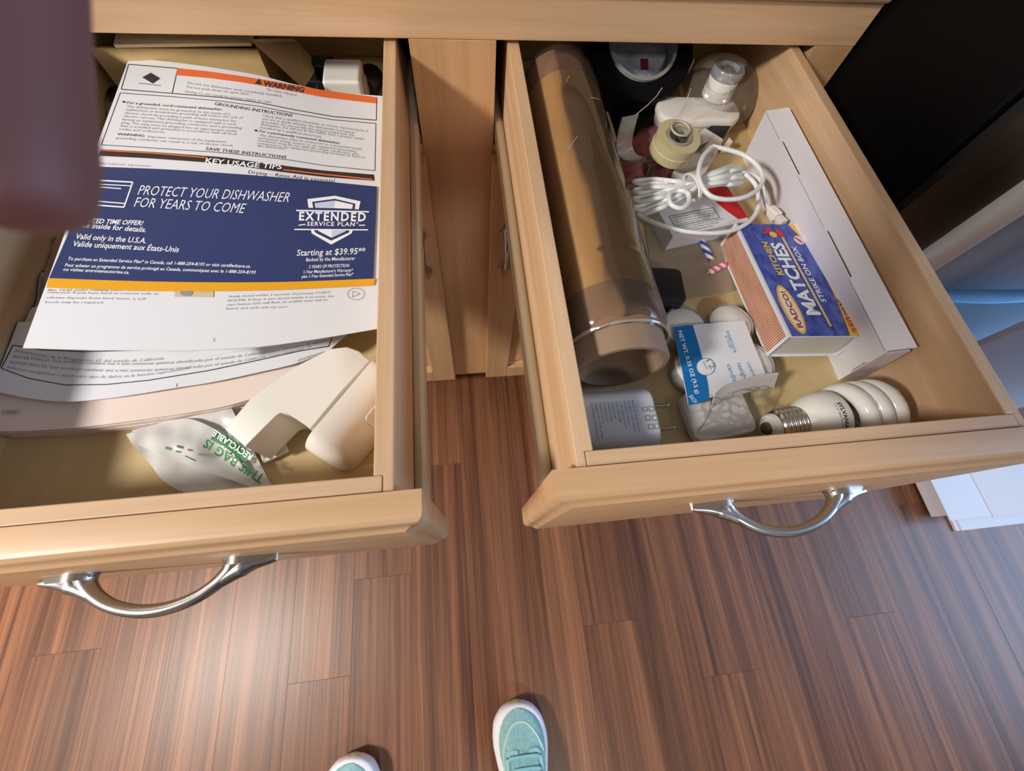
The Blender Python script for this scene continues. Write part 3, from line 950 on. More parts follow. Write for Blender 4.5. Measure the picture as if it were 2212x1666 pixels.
rule(mb, [(28, 746), (3, 796)], 2.6, h_cov); rule(mb, [(717, 730), (710, 749)], 2.2, h_cov)
mb.build('ruled_box', INK, bk)
mb = MB(); ink(mb, '0908C', (6, 897), (45, 894), (2, -9), lambda x, y: .7700 + .0012 * nz(x, y, 14, 2), .0012, bold=.015); mb.build('page_code', GREYINK, bk)

# warning sheet
h_sh = lambda x, y: .8000 + .0075 * math.exp(-((x + .20) / .07) ** 2 - ((y - .01) / .09) ** 2) + .0012 * nz(x, y, 8, 7)
ws = thing('warning_sheet', at(430, 450, z=.779), 'large white instruction sheet with an orange WARNING bar under the blue leaflet', 'sheet')
sheet('lower_leaf', [(300, 640), (520, 620), (760, 640)], [(442, 772), (520, 757), (600, 745), (660, 736), (716, 727)], lambda x, y: .7960, WHITE, ws, nu=20, nv=8)
sheet('paper', [(278, 127), (340, 131), (410, 139), (480, 149), (560, 163), (640, 183), (720, 198), (832, 208)], [(49, 752), (150, 755), (244, 757), (350, 757), (440, 756), (560, 749), (680, 733), (818, 710)], h_sh, WHITE, ws, nu=44, nv=44)
ob = MB(); band(ob, [(384, 148), (450, 155), (520, 165), (600, 178), (700, 196), (814, 211)], [(381, 163), (450, 169), (520, 178), (600, 192), (700, 211), (813, 224)], h_sh, n=26)
ob.build('orange_bar', ORANGE, ws)
mb = MB()
rule(mb, [(278, 139), (384, 148)], 1.8, h_sh); rule(mb, [(278, 139), (262, 193)], 1.8, h_sh); rule(mb, [(262, 193), (372, 202), (480, 211), (560, 222), (640, 238), (720, 252), (813, 260)], 1.8, h_sh)
rule(mb, [(384, 148), (372, 202)], 1.8, h_sh); rule(mb, [(814, 211), (813, 260)], 1.8, h_sh)
rule(mb, [(260, 201), (372, 209), (480, 219), (560, 230), (640, 246), (720, 259), (812, 267)], 1.4, h_sh); rule(mb, [(260, 201), (219, 313)], 1.6, h_sh); rule(mb, [(219, 313), (330, 320), (480, 330), (620, 345), (700, 358), (810, 369)], 1.4, h_sh); rule(mb, [(812, 267), (810, 369)], 1.6, h_sh)
rule(mb, [(228, 366), (400, 371), (513, 377)], 1.3, h_sh); rule(mb, [(536, 380), (640, 389), (700, 394)], 1.3, h_sh)
mb.build('ruled_lines', INK, ws)
mb = MB()
band(mb, [(308, 168), (326, 158)], [(330, 181), (346, 170)], h_sh, n=2)
rule(mb, [(300, 180), (348, 185)], 1.2, h_sh)
mb.build('tip_hazard_symbol', INK, ws)
mb = MB()
band(mb, [(218, 323), (330, 329), (480, 340), (600, 357), (700, 369), (808, 378)], [(213, 337), (330, 343), (480, 354), (600, 371), (700, 383), (809, 391)], h_sh, .0003, n=26)
mb.build('black_bar', mat('dark_brown_print', lin(48, 42, 38), .5), ws)
mb = MB()
rule(mb, [(218, 326), (330, 332), (446, 342)], 2.6, h_sh, .0006); mb.build('orange_rule', ORANGE, ws)
mb = MB(); rule(mb, [(612, 368), (700, 378), (805, 389)], 2.6, h_sh, .0006); mb.build('orange_rule', ORANGE, ws)
mb = MB(); ink(mb, 'KEY USAGE TIPS', (444, 353), (609, 367), (3, -11), h_sh, .0007, bold=.02, bend=(0, 1)); mb.build('white_lettering', WHITEINK, ws)
mb = MB()
ink(mb, 'WARNING', (568, 186), (656, 201), (3, -11), h_sh, .0006, bold=.03)
tri = [(551, 182), (566, 184), (561, 171)]
mb.add([at_h(p, h_sh, .0006) for p in tri], [(0, 1, 2)])
ink(mb, 'GROUNDING INSTRUCTIONS', (463, 227), (631, 253), (2, -6.5), h_sh, .00012, bold=.012)
ink(mb, 'SAVE THESE INSTRUCTIONS', (444, 324), (618, 343), (2, -6.5), h_sh, .00012, bold=.012)
ink(mb, 'WARNING:', (253, 292), (313, 296), (1.6, -5.2), h_sh, .00012, bold=.012)
ink(mb, 'For a grounded, cord-connected dishwasher:', (274, 224), (480, 239), (1.6, -5.2), h_sh, .00012, bold=.012)
ink(mb, 'For a permanently connected dishwasher:', (560, 285.5), (735, 312), (1.6, -5), h_sh, .00012, bold=.012)
ink(mb, 'Drying – Rinse Aid is essential.', (536, 375), (725, 395), (2, -7.5), h_sh, .00012)
mb.build('bold_text', INK, ws)['kind'] = 'stuff'
mb = MB()
for body, p0, p1 in (('Tip Over Hazard', (574, 195), (639, 208)), ('Do not use dishwasher until completely installed.', (405, 181), (609, 210)), ('Do not push down on open door.', (403, 190), (540, 206)), ('Doing so can result in serious injury or cuts.', (400, 200), (587, 223)),
                     ('The dishwasher must be grounded. In the event of a', (273, 232), (497, 249)), ('malfunction or breakdown, grounding will reduce the risk of', (271, 239), (524, 257)), ('electric shock by providing a path of least resistance for', (269, 246), (510, 264)),
                     ('electric current. This dishwasher is equipped with a cord', (267, 253), (508, 271)), ('having an equipment-grounding conductor and a grounding', (264, 260), (522, 279)), ('plug. The plug must be plugged into an appropriate outlet', (262, 267), (512, 286)),
                     ('that is installed and grounded in accordance with all local', (259, 274), (510, 292)), ('codes and ordinances.', (257, 281), (357, 288)), ('Improper connection of the equipment-', (319, 297), (490, 309)), ('grounding conductor can result in a risk of electric shock.', (250, 300), (504, 317)),
                     ('Check with a qualified electrician or service representative if', (567, 252), (794, 286)), ('you are in doubt whether the dishwasher is properly', (566, 258.5), (766, 289)), ('grounded. Do not modify the plug provided with the', (565, 265), (765, 295)), ('dishwasher; if it will not fit the outlet, have a proper outlet', (563, 271), (786, 303)), ('installed by a qualified electrician.', (562, 277.5), (696, 298)),
                     ('The dishwasher must be connected to a grounded metal,', (560, 294), (782, 325)), ('permanent wiring system, or an equipment-grounding', (558, 299.8), (770, 330)), ('conductor must be run with the circuit conductors and', (557, 305.5), (773, 336)), ('connected to the equipment-grounding terminal or lead on', (556, 311.3), (788, 343)), ('the dishwasher.', (555, 317), (619, 324)),
                     ('Filtration system', (204, 354), (325, 361)), ('film. Hold under running water until soils are', (102, 629), (344, 629)), ('removed. If you have hard to remove soils or', (103, 634), (343, 637)), ('calcium deposits from hard water, a soft', (100, 645), (316, 648)), ('brush may be required.', (97, 655), (224, 656)),
                     ('firmly closed within 3 seconds of pressing START/', (494, 643), (714, 634)), ('RESUME. If door is not closed within 3 seconds, the', (492, 652), (721, 642)), ('start button LED will flash, an audible tone will be', (490, 661), (707, 650)), ('heard, and cycle will not start', (488, 669), (621, 665))):
    ink(mb, body, p0, p1, (1.6, -5.0), h_sh, .00012)
ink(mb, '2', (459, 738), (465, 738), (1, -8), h_sh, .00012)
mb.build('body_text', GREYINK, ws)
for u, v in ((268, 221), (553, 283)):
    mb = MB(); q = [(u + 3 * math.cos(t), v + 2 * math.sin(t)) for t in [2 * PI * i / 10 for i in range(10)]]
    mb.add([at_h(p, h_sh, .0005) for p in q], [tuple(range(10))]); mb.build('bullet', INK, ws)
mb = MB()
for i in range(34):
    t = 2 * PI * i / 34; u, v = 769 + 18 * math.cos(t), 636 + 12.5 * math.sin(t)
    mb.add([at_h(p, h_sh, .0005) for p in ((u - .8, v - .8), (u + .8, v - .8), (u + .8, v + .8), (u - .8, v + .8))], [(0, 1, 2, 3)])
rule(mb, [(763, 629), (762, 642)], 1.3, h_sh); rule(mb, [(762, 642), (778, 635)], 1.3, h_sh); rule(mb, [(778, 635), (763, 629)], 1.3, h_sh)
mb.build('play_symbol', GREYINK, ws)
mb = MB(); band(mb, [(378, 627), (462, 630)], [(378, 642), (462, 643)], h_sh, .0004, n=4); mb.build('printed_photo', mat('photo_beige', lin(206, 190, 160), .5), ws)
mb = MB(); q = [(404 + 13 * math.cos(t), 634 + 7 * math.sin(t)) for t in [2 * PI * i / 20 for i in range(20)]]
mb.add([at_h(p, h_sh, .0007) for p in q], [tuple(range(20))]); mb.build('printed_photo_detail', GREYINK, ws)

# blue service-plan leaflet on top
h_cd = lambda x, y: h_sh(x, y) + .0012
sp = thing('service_plan_leaflet', at(450, 490, z=.781), 'navy leaflet with a gold lower stripe and white shield, lying across the warning sheet', 'leaflet')
sheet('card', [(209, 360), (360, 366), (513, 376), (660, 388), (814, 403)], [(103, 608), (366, 621), (570, 621), (806.5, 610)], h_cd, NAVY, sp, nu=40, nv=20)
gs = sheet('gold_stripe', [(106, 601), (280, 607), (448, 610), (620, 609), (809.5, 602)], [(100, 621), (240, 626), (366, 628.5), (570, 627), (806, 616)], lambda x, y: h_cd(x, y) + .0002, GOLD, sp, nu=30, nv=3)
mb = MB(); E_ = .00015
ink(mb, 'PROTECT YOUR DISHWASHER', (297, 421), (623, 437), (7, -22), h_cd, E_, shear=.12, bold=-.006)
ink(mb, 'FOR YEARS TO COME', (289, 447), (527, 461), (7, -22), h_cd, E_, shear=.12, bold=-.006)
ink(mb, 'LIMITED TIME OFFER!', (172, 481), (307, 487), (5, -10), h_cd, E_, bold=.02)
ink(mb, 'See inside for details.', (169, 491), (315, 502), (5, -11), h_cd, E_, bold=.015)
ink(mb, 'Valid only in the U.S.A.', (162, 516), (315, 526), (5, -12), h_cd, E_, bold=.012)
ink(mb, 'Valide uniquement aux États-Unis', (156, 532), (385, 545), (5, -12), h_cd, E_, bold=.012)
ink(mb, 'To purchase an Extended Service Plan* in Canada, call 1-888-254-8193 or visit certifiedcare.ca.', (146, 562), (541, 579), (3, -7), h_cd, E_, bold=.012)
ink(mb, 'Pour acheter un programme de service prolongé au Canada, communiquez avec le 1-888-254-8193', (140, 576), (551, 592), (3, -7), h_cd, E_, bold=.012)
ink(mb, 'ou visitez entretienautorise.ca.', (136, 585), (279, 592), (3, -7), h_cd, E_, bold=.012)
ink(mb, 'EXTENDED', (646, 476), (790, 478), (1, -19), h_cd, E_, bold=.03, spacing=1.25)
ink(mb, 'SERVICE PLAN*', (663, 488), (774, 489), (1, -9), h_cd, E_, bold=.02, spacing=1.2)
ink(mb, 'Starting at $39.95**', (641, 553), (788, 549), (2, -14), h_cd, E_, bold=.008)
ink(mb, 'Backed by the Manufacturer', (661, 565), (767, 562), (1, -8), h_cd, E_, bold=.008)
ink(mb, '2 YEARS OF PROTECTION', (667, 580), (754, 577), (1, -7), h_cd, E_, bold=.008)
ink(mb, "1-Year Manufacturer's Warranty*", (656, 591), (762, 587), (1, -7), h_cd, E_, bold=.008)
ink(mb, 'plus 1-Year Extended Service Plan*', (652, 601), (763, 596), (1, -7), h_cd, E_, bold=.008)
for pts, wpx in (([(640, 455), (797, 458)], 3), ([(636, 496), (795, 497)], 2.6), ([(645, 487), (660, 485)], 2.2), ([(775, 487), (789, 487)], 2.2),
                 ([(214, 390), (287, 394)], 3), ([(287, 394), (268, 448)], 3), ([(192, 442), (268, 448)], 3), ([(198, 434), (270, 440)], 2.4), ([(210, 398), (284, 402)], 2), ([(210, 404), (262, 408)], 2.2), ([(214, 390), (192, 442)], 3)):
    rule(mb, pts, wpx, h_cd, E_, 6)
mb.build('white_lettering', WHITEINK, sp)
def px(l, h=h_cd, e=.0002): return [at_h(p, h, e) for p in l]
def sh(l): return [(580 + x * .156, 380 + y * .156) for x, y in l]
for grp in (([(540, 325), (920, 278), (920, 320), (605, 362)], [(540, 325), (605, 362), (620, 445), (555, 445)], [(920, 278), (1275, 355), (1205, 388), (920, 320)], [(1275, 355), (1250, 468), (1195, 462), (1205, 388)]),
            ([(590, 750), (625, 755), (660, 795), (600, 800)], [(600, 800), (660, 795), (870, 900), (870, 955)], [(870, 900), (1120, 785), (1150, 800), (870, 955)], [(1120, 785), (1120, 755), (1168, 755), (1150, 800)])):
    mb = MB()
    for q in grp: mb.add(px(sh(q)), [(0, 1, 2, 3)])
    mb.build('shield_border', WHITEINK, sp)
for m_, qs in ((WHITEINK, ([(920, 345), (1170, 400), (1160, 460), (905, 450)], [(685, 755), (880, 752), (875, 860), (700, 770)])), (PALE, ([(640, 380), (915, 345), (905, 450), (650, 445)], [(880, 752), (1080, 755), (1060, 775), (875, 860)]))):
    for q in qs: MB().add(px(sh(q)), [(0, 1, 2, 3)]).build('shield_field', m_, sp)

# white plastic housing with a U-shaped slot
wh = thing('plastic_housing', at(650, 900, z=FLZ), 'white plastic housing with an open U-shaped slot at the front right of the left drawer', 'housing')
zt = .798
poly = [(484, 927), (528, 965), (594, 899), (604, 893), (619, 892), (640, 903), (671, 928), (735, 850), (800, 778), (775, 757), (750, 748), (715, 752), (640, 790), (540, 860)]
tp = [at(u, v, z=zt) for u, v in poly]
n = len(tp)
hb = MB()
cen = sum(tp, Vector()) / n
def lip(k, z): return [Vector((p.x + (cen.x - p.x) * k, p.y + (cen.y - p.y) * k, z)) for p in tp]
rows = [[Vector((p.x, p.y, FLZ + .010)) for p in tp], [Vector((p.x, p.y, zt - .002)) for p in tp], lip(.012, zt - .0005), lip(.03, zt)]
for r in rows: hb.v += r
for r in range(3):
    for j in range(n): hb.f.append([r * n + j, r * n + (j + 1) % n, (r + 1) * n + (j + 1) % n, (r + 1) * n + j]); hb.m.append(0)
hb.f.append([3 * n + j for j in range(n)]); hb.m.append(0)
hb.build('cover_plate', WPLAST, wh, smooth=True, angle=35)
# rounded flank beside the seam
A0, A1 = at(672, 930, z=zt - .0005), at(803, 776, z=zt - .0005)
ax = (A1 - A0).normalized(); sd = Vector((ax.y, -ax.x, 0)); L_ = (A1 - A0).length
rb = MB()
prof = [(.0008, .0), (.005, -.0006), (.012, -.003), (.018, -.008), (.0225, -.016), (.0245, -.026), (.0245, -.0440), (.0008, -.0440)]
def flank(s, j):
    e = 1.0
    d, z = prof[j]
    tail = min(1, max(0, (s + .18) / .20)) ; tail = math.sqrt(max(0, 1 - (1 - tail) ** 2))
    back = min(1, max(0, (1.06 - s) / .10)); back = math.sqrt(max(0, 1 - (1 - back) ** 2))
    k = max(.02, tail * back)
    return A0 + ax * (L_ * s) + sd * (d * (.45 + .55 * k)) + Vector((0, 0, z * 1.0 - .012 * (1 - k) if j < 6 else z))
ss = [-.18, -.175, -.16, -.13, -.09, -.04, .01, .1, .3, .5, .7, .85, .95, 1.0, 1.03, 1.05, 1.06]
for s in ss:
    for j in range(len(prof)): rb.v.append(flank(s, j))
for i in range(len(ss) - 1):
    for j in range(len(prof)): rb.f.append([i * 8 + j, i * 8 + (j + 1) % 8, (i + 1) * 8 + (j + 1) % 8, (i + 1) * 8 + j]); rb.m.append(0)
rb.f.append(list(range(8))); rb.f.append([(len(ss) - 1) * 8 + j for j in range(8)]); rb.m += [0, 0]
rb.build('rounded_flank', WPLAST, wh, smooth=True, angle=50)
lw_ = MB()
lo_ = A0 + ax * L_ * .55 + sd * .0222 + Vector((0, 0, -.0142))
M = frame(lo_, sd * .80 + Vector((0, 0, .6)), ax)
lw_.prism(rrect(.0085, .0055, .0025), M, -.002, .0012)
lw_.build('latch', mat('latch_white', lin(226, 216, 204), .4), wh, bevel=.0004)
lw_ = MB(); lw_.prism(rrect(.0012, .0045, .0006), M @ Matrix.Translation((.0090, .0008, 0)), -.002, .0016); lw_.build('latch_gap', BLACK, wh)
MB().box((0, 0, 0), (.016, .011, .004), frame(at(530, 985, z=FLZ + .012), (0, 0, 1), (1, .45, 0))).build('inner_tab', WPLAST, wh, bevel=.001)
MB().box((0, 0, 0), (.018, .012, .003), frame(at(572, 1003, z=FLZ + .004), (0, 0, 1), (1, .45, 0))).build('inner_tab', WPLAST, wh, bevel=.001)

# shopping bag, thin and milky, with green print
def h_sb(x, y): return FLZ + .009 + .0045 * nz(x, y, 26, 8) + .0025 * nz(x, y, 70, 2)
bgf = film('milky_bag_film', lin(238, 237, 234), .74, .04, .2, .6)
sbg = sheet('shopping_bag', [(272, 938), (330, 922), (395, 898), (450, 878), (495, 872)], [(284, 958), (322, 1000), (355, 1040), (420, 1066), (590, 1056)], h_sb, bgf, None, thick=.0002, nu=50, nv=46, loc=at(430, 980, z=FLZ))
tag(sbg, 'crumpled milky shopping bag with green print at the front of the left drawer', 'plastic bag')
sb2 = sheet('shopping_bag_fold', [(285, 930), (400, 905), (470, 930)], [(300, 962), (420, 1010), (560, 1058)], lambda x, y: h_sb(x, y) + .004 + .003 * nz(x, y, 40, 9), bgf, sbg, thick=.0002, nu=40, nv=26)
sb2.name = 'folded_layer'
h_s2 = lambda x, y: h_sb(x, y) + .0082
mb = MB()
ink(mb, 'THIS BAG IS', (574, 1030), (448, 948), (-11, 17), h_s2, bold=.03)
mb.build('green_lettering', mat('green_print', lin(46, 128, 74), .5), sbg)
mb = MB(); band(mb, [(470, 926), (500, 946), (546, 981)], [(455, 949), (486, 966), (530, 999)], h_s2, .0002, n=10); mb.build('green_panel', bpy.data.materials['green_print'], sbg)
mb = MB(); ink(mb, 'RECYCLABLE', (548, 984), (466, 929), (-8, 12), h_s2, .0006, bold=.03); mb.build('white_lettering', WHITEINK, sbg)
mb = MB()
rule(mb, [(358, 967), (372, 971)], 6, h_s2); rule(mb, [(380, 975), (392, 977)], 4, h_s2); rule(mb, [(400, 985), (424, 996)], 3, h_s2)
mb.build('green_mark', bpy.data.materials['green_print'], sbg)

# small electrical things behind the sheet, at the right rear corner
pc = thing('white_charger', at(738, 178, z=FLZ), 'small white charger cube behind the warning sheet, between two black adapters', 'charger')
q = at(737, 160, z=.790)
MB().box((q.x - .0185, q.y - .012, FLZ + .0005), (q.x + .0185, q.y + .026, .790)).build('body', WPLAST, pc, bevel=.003, seg=3)
MB().box((q.x + .0187, q.y + .000, FLZ + .012), (q.x + .0215, q.y + .014, .782)).build('side_cap', mat('grey_plastic', lin(168, 162, 158), .4), pc, bevel=.0008)
ad = thing('black_adapter', at(690, 170, z=FLZ), 'black and green adapter with two pins beside the cardboard flap in the left drawer', 'adapter')
q = at(688, 158, z=.784)
MB().box((q.x - .016, q.y - .012, FLZ + .0005), (q.x + .0125, q.y + .03, .784)).build('body', BLACK, ad, bevel=.002)
MB().box((q.x - .012, q.y + .008, .7842), (q.x + .010, q.y + .026, .7862)).build('green_top', mat('green_plastic', lin(38, 72, 40), .5), ad, bevel=.0006)
for dx in (-.004, .006): MB().box((q.x + dx, q.y - .0155, .762), (q.x + dx + .0022, q.y - .0122, .778)).build('pin', CHROME, ad)
ap = thing('black_plug', at(796, 172, z=FLZ), 'black plug lying in the right rear corner of the left drawer, prongs forward', 'plug')
q = at(792, 163, z=.776)
MB().lathe([(0, 0), (.010, 0), (.0125, .004), (.0125, .022), (.009, .028), (.005, .032), (0, .032)], frame((q.x - .004, q.y - .004, .7655), (.35, 1, 0)), 24).build('body', BLACK, ap, smooth=True)
for dx in (-.0055, .0045): MB().box((-.0011, -.0032, -.014), (.0011, .0032, 0), frame((q.x - .004 + dx, q.y - .004, .7655), (.35, 1, 0))).build('prong', CHROME, ap, bevel=.0003)
gp = MB().box((at(755, 190, z=FLZ).x, at(755, 186, z=.757).y - .012, FLZ + .0003), (-.064, at(755, 186, z=.757).y + .030, FLZ + .0018)).build('green_circuit_card', mat('green_card', lin(94, 134, 112), .5), None, loc=at(790, 186, z=FLZ))
gp.location.z += 0
tag(gp, 'flat green card under the black plug in the left drawer', 'card')

# ================================================================ right drawer
# cardboard tube rolled in clear film along the left wall
tu = thing('wrapped_tube', (.107, -.12, FLZ), 'long brown cardboard tube wrapped in clear film along the left wall of the right drawer', 'tube')
r0 = .0385
zc = FLZ + r0 + .0008
xc = .0618 + r0 + .0042
TY0 = .002
MT = frame((xc, TY0, zc), (.004, -1, 0), (1, 0, 0))
KRAFT = streaks(mat('kraft_paper', (1, 1, 1, 1), .5), lin(170, 124, 70), lin(190, 146, 88), (30, 6, 30), 4, 0, .0, ((120, 20, 120), .05))
KRAFTD = mat('kraft_tape', lin(140, 106, 78), .5)
L_ = .300 + TY0
MB().lathe([(.0355, .002), (r0 - .0012, .002), (r0 - .0012, L_ - .001), (.0355, L_ - .001)], MT, 64, closed=True).build('paper_roll', KRAFT, tu, smooth=True)
MB().lathe([(.0300, -.004), (.0352, -.004), (.0352, L_ + .0175), (.0340, L_ + .0190), (.0310, L_ + .0190), (.0300, L_ + .0178)], MT, 64, closed=True).build('core', streaks(mat('core_card', (1, 1, 1, 1), .7), lin(128, 104, 84), lin(146, 120, 96), (60, 8, 60), 4, 0), tu, smooth=True)
MB().lathe([(r0 - .0010, .000), (r0 - .0006, .000), (r0 - .0006, .030), (r0 - .0010, .030)], MT, 64, closed=True).build('tape_band', KRAFTD, tu, smooth=True)
MB().lathe([(r0 - .0010, L_ - .034), (r0 - .0006, L_ - .034), (r0 - .0006, L_), (r0 - .0010, L_)], MT, 64, closed=True).build('tape_band', KRAFTD, tu, smooth=True)
TFILM = film('tube_film', lin(214, 196, 176), .04, .02, .09, 1.0)
fm = MB()
def tf(a, b):
    t = 2 * PI * a
    y = -.003 + (L_ + .004) * b
    end = max(0, (b - .94) / .06)
    rr = r0 + .0002 + .0009 * (1 + nz(math.cos(t) * .04 + 1, math.sin(t) * .04 + y * .35, 60, 3)) * (1 if b < .8 else 1.6) - .0052 * end ** 3
    return MT @ Vector((rr * math.cos(t), rr * math.sin(t), y))
fm.grid(tf, 90, 130, cu=True)
fm.build('clear_film', TFILM, tu, smooth=True, angle=180)
fm = MB()
fm.tube([MT @ Vector((.0385 * math.cos(t), .0385 * math.sin(t), L_ + .0006)) for t in [2 * PI * i / 60 for i in range(60)]], [.0013 + .0006 * nz(i, 2, .7) for i in range(60)], 8, closed=True)
fm.build('film_rim', film('film_rim_clear', lin(226, 214, 204), .35, .12, .08, 1), tu, smooth=True)
for ang, y, ln, rot in ((62, .070, .014, .5), (96, .050, .008, 1.2), (108, .130, .014, .9)):
    t = math.radians(ang)
    MB().tube(smooth_path([MT @ Vector(((r0 + .0021) * math.cos(t + q * math.cos(rot) * ln / r0), (r0 + .0021) * math.sin(t + q * math.cos(rot) * ln / r0), y + q * math.sin(rot) * ln)) for q in (-.5, -.2, .1, .5)], 4), .0003, 5).build('film_crease', film('crease_clear', (1, 1, 1, 1), .5, .2, .1), tu, smooth=True)

# black tape roll with a pale liner, tipped towards the front
c = at(1388, 97, z=.8045)
tr = thing('black_tape_roll', (c.x, c.y, FLZ), 'wide black tape roll with a pale printed liner, tipped beside the brown tube', 'tape roll')
MR = frame((c.x, c.y, .8045), (.02, -.44, .90), (1, 0, 0))
MB().lathe([(.0385, -.048), (.0585, -.048), (.0585, -.0005), (.0385, -.0005)], MR, 64, closed=True).build('tape', mat('black_tape', lin(6, 6, 7), .7, Specular_IOR_Level=.2), tr, smooth=True)
MB().lathe([(.0350, -.049), (.0382, -.049), (.0382, .0012), (.0350, .0012)], MR, 64, closed=True).build('liner', streaks(mat('liner_print', (1, 1, 1, 1), .4), lin(128, 138, 152), lin(206, 214, 226), (30, 30, 60), 4, 0), tr, smooth=True)
MB().lathe([(.0352, .0013), (.0388, .0013), (.0388, .0030), (.0352, .0030)], MR, 64, closed=True).build('rim', mat('grey_rim', lin(150, 150, 142), .45), tr, smooth=True)
rl = MB(); rl.grid(lambda a, b: MR @ Vector((.0333 * math.cos(PI * (.42 + .14 * a)), .0333 * math.sin(PI * (.42 + .14 * a)), -.022 + .014 * b)), 8, 2)
rl.build('red_print', mat('dark_red_print', lin(120, 28, 40), .5), tr)
MB().lathe([(0, -.0150), (.0349, -.0150), (.0349, -.0160), (0, -.0160)], MR, 48).build('liner_card', bpy.data.materials['liner_print'], tr)
MB().box((.004, -.016, -.0149), (.013, -.004, -.0145), MR).build('red_print', bpy.data.materials['dark_red_print'], tr)

# dark crumpled patch between the roll and the tube
bpq = MB()
q_t, q_b = [(1288, 140), (1340, 150), (1440, 196)], [(1352, 345), (1392, 300), (1428, 250)]
def bpp(a, b):
    s = a * 2; i = min(int(s), 1); f = s - i
    A_ = [q_t[i][k] * (1 - f) + q_t[i + 1][k] * f for k in (0, 1)]; B_ = [q_b[i][k] * (1 - f) + q_b[i + 1][k] * f for k in (0, 1)]
    P = at(A_[0] * (1 - b) + B_[0] * b, A_[1] * (1 - b) + B_[1] * b, z=.757)
    e = min(1, min(a, 1 - a) * 6, min(b, 1 - b) * 6)
    P.z = FLZ + .001 + e * (.006 + .003 * nz(P.x, P.y, 50, 3))
    return P
bpq.grid(bpp, 24, 24)
o = bpq.build('black_patch', bpy.data.materials['black_tape'], None, smooth=True, angle=180, loc=at(1370, 240, z=FLZ))
tag(o, 'flat black patch on the drawer bottom between the brown tube and the tape roll', 'pouch')

# clear domed dispenser with a white spool on a pale base
CLEAR = film('clear_plastic', lin(220, 214, 208), .10, .05, .08, 1.0)
dp = thing('domed_dispenser', at(1530, 225, z=FLZ), 'clear domed dispenser with a white spool on an oblong white base at the rear', 'dispenser')
e0, e1 = at(1432, 222, z=.779), at(1596, 226, z=.779)
exd = (e1 - e0).normalized(); eyd = Vector((-exd.y, exd.x, 0))
hl = (e1 - e0).length / 2; mid = (e0 + e1) / 2
M = Matrix((exd, eyd, Vector((0, 0, 1)))).transposed().to_4x4(); M.translation = Vector((mid.x, mid.y, .764))
MB().prism(rrect(hl + .003, .0195, .015, 7), M, 0, .0105).build('base_plate', WPLAST, dp, smooth=True, bevel=.0025)
MB().prism(rrect(hl + .001, .0180, .014, 7), M, -.0105, -.0003).build('base_foot', mat('pale_grey_plastic', lin(206, 200, 196), .4), dp, smooth=True, bevel=.002)
sc = at(1548, 212, z=.7755)
MS = frame((sc.x, sc.y + .004, .7750), (.02, .05, 1), (1, 0, 0))
MB().lathe([(0, 0), (.0158, 0), (.0162, .001), (.0162, .009), (.0158, .0096), (.0162, .0102), (.0162, .0195), (.0150, .0205), (0, .0205)], MS, 40).build('spool', WPLAST, dp, smooth=True)
MB().lathe([(.0105, .0208), (.0165, .0208), (.0172, .0225), (.0172, .0290), (.0160, .0305), (.0115, .0300), (.0105, .0270)], MS, 40, closed=True).build('spool_cap', film('cap_clear', lin(206, 208, 216), .45, .10, .1, 1), dp, smooth=True)
dm = MB()
MD = frame((sc.x + .014, sc.y + .020, .768), (.10, -.12, 1), (1, 0, 0))
dm.lathe([(.0445 * math.sin(PI / 2 * i / 14), .034 * math.cos(PI / 2 * i / 14)) for i in range(15)] + [(.0445, -.004), (.0480, -.005)], MD, 56)
dm.build('dome', film('dome_clear', lin(196, 184, 168), .16, .03, .10, .9), dp, smooth=True)
for a_, b_ in (((1488, 204), (1472, 246)), ((1492, 192), (1484, 214)), ((1583, 178), (1553, 252)), ((1500, 128), (1486, 158))):
    MB().tube(smooth_path([at(a_[0], a_[1], z=.806), at((a_[0] + b_[0]) / 2, (a_[1] + b_[1]) / 2, z=.798), at(b_[0], b_[1], z=.788)], 5), .00045, 6).build('clear_rib', film('rib_clear', (1, .96, .95, 1), .55, .1, .1), dp, smooth=True)

# clear hand dispenser carrying a translucent tape roll
td = thing('tape_dispenser', at(1440, 300, z=FLZ), 'clear hand dispenser carrying a translucent yellowish tape roll beside the brown tube', 'tape dispenser')
TT = .8005
c = at(1467, 294, z=TT)
MV = frame((c.x, c.y, TT), (.03, -.10, 1), (1, .2, 0))
rr_ = (at(1513, 294, z=TT) - c).length
oct_ = [(rr_ * (1 + .02 * math.cos(8 * t)) * math.cos(t), rr_ * (1 + .02 * math.cos(8 * t)) * math.sin(t)) for t in [2 * PI * i / 48 for i in range(48)]]
tp_ = MB()
k = 48
tape = mat('yellowish_tape', lin(226, 214, 168), .3)
tape.node_tree.nodes['Principled BSDF'].inputs['Transmission Weight'].default_value = .25
tape.node_tree.nodes['Principled BSDF'].inputs['Subsurface Weight'].default_value = 0
tp_.lathe([(rr_ * .60, -.0185), (rr_, -.0185), (rr_ + .0003, -.0098), (rr_ - .0003, -.0092), (rr_, 0), (rr_ * .60, 0)], MV, 48, closed=True)
tp_.build('tape', tape, td, smooth=True)
MB().lathe([(rr_ * .46, -.0195), (rr_ * .585, -.0195), (rr_ * .585, .0012), (rr_ * .46, .0012)], MV, 40, closed=True).build('core', film('core_clear', lin(222, 216, 196), .45, .06, .1), td, smooth=True)
for dx in (-.30, .28):
    MB().box((rr_ * dx - .0006, -rr_ * .42, -.018), (rr_ * dx + .0006, rr_ * .42, -.001), MV).build('hub_web', CLEAR, td)
MB().tube([MV @ Vector((rr_ * (.15 + .42 * math.cos(t)), rr_ * (.30 + .42 * math.sin(t)), .0022)) for t in [2 * PI * i / 32 for i in range(32)]], .0010, 8, closed=True).build('hub_ring', film('tongue_clear', lin(236, 230, 210), .6, .03, .2), td, smooth=True)
